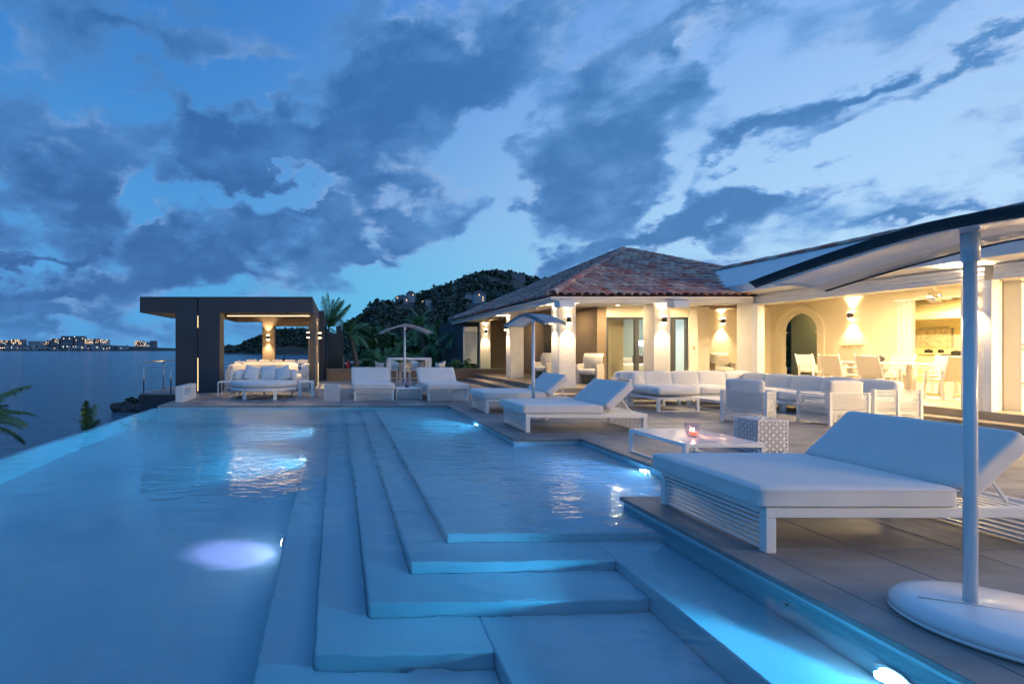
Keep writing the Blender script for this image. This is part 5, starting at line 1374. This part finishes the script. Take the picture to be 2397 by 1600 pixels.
for (x, y, rz) in ((-3.72, 17.2, 90), (-3.72, 18.0, 90), (-3.3, 18.8, 0), (-2.6, 18.8, 0), (-1.95, 18.8, 0), (-1.15, 17.2, 90), (-1.15, 18.0, 90)):
    put('back_cushion', cushion('ps_back', .78, .20, .44, .05, .03, seed=71), ps, (x, y, .66), (0, 0, R(rz)))
tb_ = frame_table('long_bar_table', 'long white bar table along the back of the pavilion', (-4.2, 19.75, 0), 2.5, .7, .93, .06, 0, leg=.08)
def bar_stool(loc, rz, label, first=[None]):
    if first[0]: return dup(first[0], loc, rz, label)
    t = thing('bar_stool', label, 'bar stool', loc, rz, 'white bar stools in the pavilion'); first[0] = t
    lm = boxm('leg', M_white, -.015, .015, -.015, .015, 0, .70)
    for x in (-.2, .2):
        for y in (-.2, .2): put('leg', lm, t, (x, y, 0))
    put('seat', boxm('seat', M_white, -.22, .22, -.22, .22, .70, .74, .005), t)
    put('backrest', boxm('backrest', M_white, -.22, .22, .20, .23, .80, .98, .005), t)
    for x in (-.2, .2): put('back_post', slatmesh('back_post', M_white, .03, .03, .28), t, (x, .2, .84))
    put('footrest', boxm('footrest', M_white, -.185, .185, -.21, -.19, .25, .28), t)
    return t
for k, w in enumerate(('first', 'second', 'third', 'fourth', 'fifth')):
    bar_stool((-3.75 + k * .56, 20.85, 0), 0, 'white bar stool behind the long pavilion table, %s from the left' % w)

# woven bar chairs beyond the far loungers
def tub(loc, rz, label, first=[None]):
    if first[0]: return dup(first[0], loc, rz, label)
    t = thing('tub_bar_chair', label, 'chair', loc, rz, 'white tub-backed bar chairs round the tall table'); first[0] = t
    vs, fs = [], []; N_ = 14
    for k in range(N_ + 1):
        a = R(-20 + 220 * k / N_); hgt = .98 - .10 * abs(math.cos(a)) ** 2
        vs += [(math.cos(a) * .21, math.sin(a) * .21, .60), (math.cos(a) * .28, math.sin(a) * .27, hgt)]
    for k in range(N_): fs.append((2 * k, 2 * k + 2, 2 * k + 3, 2 * k + 1))
    me = bpy.data.meshes.new('shell'); me.from_pydata(vs, [], fs); me.materials.append(M_wicker)
    for p in me.polygons: p.use_smooth = True
    s = put('shell', me, t); md = s.modifiers.new('s', 'SOLIDIFY'); md.thickness = .03
    put('seat', MB().lathe([(.22, .57), (.23, .60), (.22, .64)], 20).mesh('seat', M_wicker), t)
    lm = slatmesh('leg', M_white, .025, .025, .57)
    for x in (-.18, .18):
        for y in (-.18, .18): put('leg', lm, t, (x, y, .285))
    for y in (-.18, .18): put('stretcher', slatmesh('stretcher', M_white, .335, .02, .02), t, (0, y, .28))
    for x in (-.18, .18): put('stretcher', slatmesh('stretcher', M_white, .02, .335, .02), t, (x, 0, .28))
    return t
for (x, y, rz, lb) in ((2.20, 19.3, 0, 'tub chair seen through the left of the tall table frame'), (2.62, 18.75, PI, 'tub chair left of the parasol pole, nearer row'), (3.05, 19.3, 0, 'tub chair right of the parasol pole, farther row'),
                       (3.35, 18.75, PI, 'tub chair in the nearer row at the right under the tall table'), (1.72, 18.9, PI / 2, 'tub chair turned sideways at the left end of the tall table'), (3.98, 19.0, -PI / 2, 'tub chair turned sideways at the right end of the tall table')):
    tub((x, y, 0), rz, lb)

# ------------------------------------------------------------------ parasols
ARP = [1.9]
def arch_z(s, H): return -H * (abs(s) ** ARP[0])
def parasol(label, loc, rz, base_c, base_r, base_rz, slat_m, top=2.13, L=1.55, W=.66, H=.28, pole_r=.030, tilt=0.0):
    t = thing('parasol', label, 'parasol', loc, 0, 'white pole parasols with arched louvre canopies')
    b = MB().lathe([(.93, 0), (1.0, .018), (1.0, .03), (.985, .032), (1.0, .036), (.985, .07), (.92, .098), (.80, .112), (.02, .118)], 64, sx=base_r[0], sy=base_r[1])
    bo = put('base', b.mesh('base', M_gloss, True), t, base_c, (0, 0, base_rz))
    put('groove', boxm('groove', M_steel, -base_r[0] * .80, base_r[0] * .80, -.004, .004, .112, .1185), bo)
    put('pole', MB().tube([(0, 0, .10), (0, 0, top)], [pole_r, pole_r * .9], 24, True).mesh('pole', M_gloss, True), t)
    put('collar', MB().tube([(0, 0, top - .12), (0, 0, top + .03)], [pole_r * 1.28] * 2, 24).mesh('collar', M_gloss, True), t)
    hd = thing_part = put('canopy', None, t, (0, 0, top + .02), (0, 0, rz)) if False else None
    n = 28; vs, fs = [], []
    for k in range(n + 1):
        s = -1 + 2 * k / n; z = arch_z(s, H)
        for j in range(5): vs.append((s * L / 2, -W / 2 + W * j / 4, z + .02 * (1 - (j / 2 - 1) ** 2)))
    for k in range(n):
        for j in range(4): fs.append((5 * k + j, 5 * k + 5 + j, 5 * k + 6 + j, 5 * k + 1 + j))
    me = bpy.data.meshes.new('canopy'); me.from_pydata(vs, [], fs); me.materials.append(M_gloss)
    for p in me.polygons: p.use_smooth = True
    cnp = put('canopy', me, t, (0, 0, top + .015), (0, R(tilt), rz)); md = cnp.modifiers.new('s', 'SOLIDIFY'); md.thickness = .012; md.offset = 1
    # louvres running along the arch, stacked at both long edges and laid over the top
    def strip(y, dz, w, h, l0=-1.0, l1=1.0):
        mb = MB(); vs = []
        for k in range(n + 1):
            s = l0 + (l1 - l0) * k / n; z = arch_z(s, H) + dz
            for (a, c) in ((-w / 2, -h / 2), (w / 2, -h / 2), (w / 2, h / 2), (-w / 2, h / 2)): vs.append((s * L / 2, y + a, z + c))
        fs = []
        for k in range(n):
            for q in range(4): fs.append((4 * k + q, 4 * k + (q + 1) % 4, 4 * k + 4 + (q + 1) % 4, 4 * k + 4 + q))
        fs += [(3, 2, 1, 0), (4 * n, 4 * n + 1, 4 * n + 2, 4 * n + 3)]
        mb.add(vs, fs); put('louvre', mb.mesh('louvre', slat_m), cnp)
    for s in (-1, 1):
        for k in range(5): strip(s * (W / 2 + .012), -.006 + k * .0115, .02, .007, -1 - .01 * k, 1 + .01 * k)
    for k in range(9): strip(-W / 2 + .04 + k * (W - .08) / 8, .052, .052, .006)
    return t
M_lit_grey = mat('lit_louvre_grey', (.40, .38, .40), .6)  # the dark louvres again, with their brighter lighting put into the colour
M_lit_blue = mat('lit_louvre_slate', (.22, .27, .32), .6)  # lighter copy of the dark louvres, sky light mixed into the colour
ARP[0] = 1.45
parasol('big parasol with thick white pole in the right foreground, cut by the frame', (3.35, 2.56, 0), R(108), (.10, -.10, 0), (.44, .40), R(-25), M_louver, top=2.03, pole_r=.0265, W=.70, H=.10, L=1.60, tilt=6)
ARP[0] = 1.5
parasol('slim parasol between the two far loungers', (2.08, 14.95, 0), R(2), (.0, .0, 0), (.34, .30), 0, M_lit_grey, top=2.14, pole_r=.034, H=.25)
parasol('parasol whose pole rises behind the nearer middle lounger', (4.03, 9.95, 0), R(106), (.0, 0, 0), (.30, .28), 0, M_lit_blue, top=2.10, L=1.25, W=.48, H=.2, pole_r=.034)

# ------------------------------------------------------------------ palms and plants
def frond(mb, L, droop, curl, seed, lw=.012, n=26, leaf=.36, wind=(0, 0)):
    """one feather leaf growing along +x from the origin"""
    rr = random.Random(seed); pts = []; p = Vector((0, 0, 0)); ang = droop
    for k in range(n + 1):
        pts.append(p.copy()); p = p + Vector((math.cos(ang), 0, math.sin(ang))) * (L / n); ang -= curl / n
    mb.tube(pts[::3] + [pts[-1]], [.016 * L / 2] * (len(pts[::3])) + [.003], 5)
    for k in range(3, n + 1):
        t = k / n; q = pts[k]; d = (pts[k] - pts[k - 1]).normalized()
        ll = leaf * L / 2 * (math.sin(PI * min(1, t * .92 + .08)) ** .6 + .12) * rr.uniform(.85, 1.1)
        for s in (-1, 1):
            for h in (0, .5):
                qq = q - d * h * L / n
                out = (d * .75 + Vector((0, s * .8, 0)) + Vector((wind[0], wind[1], 0)) + Vector((0, 0, rr.uniform(-.12, .15)))).normalized()
                tip = qq + out * ll + Vector((0, 0, -ll * rr.uniform(.18, .5))); mid = qq + out * ll * .5 + Vector((0, 0, -.03 * ll))
                w = d * lw * L / 2
                mb.add([qq - w, mid - w * 1.1, tip, mid + w * 1.1, qq + w], [(0, 1, 2, 3, 4)])
    return mb
FR = [frond(MB(), 2.0, d, c, i, leaf=.42).mesh('frond', M_leaf) for i, (d, c) in enumerate(((.9, 1.5), (.5, 1.6), (.1, 1.3), (1.3, 1.2)))]
FRN = [frond(MB(), 2.0, d, c, i + 40, lw=.016, n=34, leaf=.40, wind=(.5, 0)).mesh('frond', M_shrub) for i, (d, c) in enumerate(((.9, 1.4), (.5, 1.2), (.2, 1.2), (1.2, .9)))]
FRW = [frond(MB(), 2.0, d, c, i + 9, leaf=.42, wind=(.9, 0)).mesh('frond', M_leaf) for i, (d, c) in enumerate(((1.2, .7), (.9, .8), (.6, .8), (1.4, .5)))]
def palm(name, label, base, top, crown, nf=15, tr=.14, group='palm trees round the terrace', trunk=True, spread=None, seed=0, frs=FR, zr=(0, 360)):
    t = thing(name, label, 'palm tree' if trunk else 'plant', base, 0, group); rr = random.Random(seed)
    tp = Vector(top) - Vector(base)
    if trunk:
        pts = []; rads = []
        for k in range(19):
            u = k / 18; pts.append(Vector((tp.x * u ** 1.6, tp.y * u ** 1.6, tp.z * u))); rads.append(tr * (1.35 - .6 * u + .3 * max(0, .12 - u)) * (1.0 + (.05 if k % 2 else -.03)))
        put('trunk', MB().tube(pts, rads, 10).mesh('trunk', M_bark, True), t)
    for k in range(nf):
        az_ = R(zr[0] + (zr[1] - zr[0]) * (k + rr.uniform(-.3, .3)) / nf); s = crown / 2.0 * rr.uniform(.8, 1.12)
        put('frond', rr.choice(frs), t, tuple(tp), (rr.uniform(-.2, .2), rr.uniform(-.35, .35), az_), (s, s, s))
    return t
palm('palm_tree', 'windblown palm rising behind the right end of the pavilion', (-.6, 27.5, -1), (-.52, 27.5, 2.55), 2.0, 13, frs=FRW, seed=1, zr=(-80, 170))
palm('palm_tree', 'palm with leaning trunk beside the dark masonry block', (1.0, 24.5, .3), (.62, 25, 2.15), 1.35, 15, .11, seed=2)
palm('palm_tree', 'palm standing behind the parasol between the far loungers', (5.35, 29.5, .3), (5.0, 29.5, 2.75), 1.6, 15, .17, seed=3)
palm('palm_tree', 'palm beside the villa shutter', (6.9, 26.5, .3), (6.62, 26.8, 2.2), 1.35, 15, .13, seed=4)
palm('palm_tree', 'palm crown below the infinity edge at the left frame border', (-7.1, 9, -2.6), (-7.0, 9, -.02), 1.3, 22, .1, seed=5, frs=FRN)
palm('palm_tree', 'palm crown tossed by the wind below the infinity edge, beside the sea', (-5.9, 10.5, -2.6), (-5.42, 10.5, -.62), 1.1, 16, .1, seed=6, frs=FRN, zr=(-60, 120))
r5 = random.Random(21)
LBL = ['low palm bush nearest the dark masonry block', 'low palm bush left of the tall white table', 'low palm bush behind the left tub chair', 'low palm bush just left of the parasol pole', 'low palm bush just right of the parasol pole', 'low palm bush at the foot of the middle palm',
       'low palm bush right of the middle palm trunk', 'low palm bush between the middle palm and the shutter palm', 'low palm bush left of the shutter palm', 'low palm bush against the dark end wall of the villa']
for k in range(10):
    x = 2.0 + k * .52; y = 26.5 + r5.uniform(-.8, 3.5); s = r5.uniform(1.2, 1.7)
    palm('palm_bush', LBL[k], (x * y / 25, y, .2), (x * y / 25, y, .3 + r5.uniform(0, .5)), s, 13, group='low palm bushes behind the garden wall', trunk=False, seed=30 + k)
wb = MB()
for i in range(900):
    y = r5.uniform(31, 44); x = r5.uniform(.05, .34) * y
    clump(wb, (x, y, -.2 + r5.uniform(0, 1) ** 1.5 * (2.6 + .6 * math.sin(x))), r5.uniform(.4, .8), i + 2000, 12)
tag(put('garden_shrubbery', wb.mesh('garden_shrubbery', M_shrub)), 'dense dark garden shrubs behind the low palms', 'shrubbery', kind='stuff')
for (x, y, lb) in ((3.0, 23.4, 'small bright green bush behind the low wall, left of the tall table'), (6.0, 23.6, 'small bright green bush behind the low wall beside the villa')):
    wb = MB()
    for i in range(26): clump(wb, (r5.uniform(-.5, .5), r5.uniform(-.3, .3), r5.uniform(0, .45)), .17, i + int(x * 50), 12)
    t = thing('leafy_bush', lb, 'bush', (x, y, .45), 0, 'small bushes behind the low wall'); tag(put('foliage', wb.mesh('foliage', M_leaf), t), kind='stuff')
wb = MB()
for (x, y, h) in ((-8.6, 75, 2.6), (-7.9, 72, 3.3), (-7.2, 74, 2.2), (-4.1, 70, 2.0), (-3.2, 72, 2.4)):
    t = thing('conifer', 'dark conifer tip poking up from the shore below, %s' % {-8.6: 'leftmost behind the bar table', -7.9: 'tallest, left of the rear pier', -7.2: 'right beside the rear pier', -4.1: 'right of the gazebo', -3.2: 'farthest right in the pavilion opening'}[x], 'tree', (x, y, -8), 0, 'dark trees on the shore below the pavilion')
    wb = MB(); zt = 6.0 + h * .75
    for i in range(60):
        u = r5.random(); clump(wb, (r5.gauss(0, 1) * .9 * (1 - u), r5.gauss(0, 1) * .9 * (1 - u), 2 + (zt - 2) * u), .5 * (1.2 - u), i + int(y * 10), 10)
    tag(put('crown', wb.mesh('crown', M_wood), t), kind='stuff'); put('trunk', MB().tube([(0, 0, -4), (0, 0, zt)], [.2, .03], 6).mesh('trunk', M_bark), t)
print('OBJECTS', len(col.objects), 'tiles', nt_, len(tiles_all))
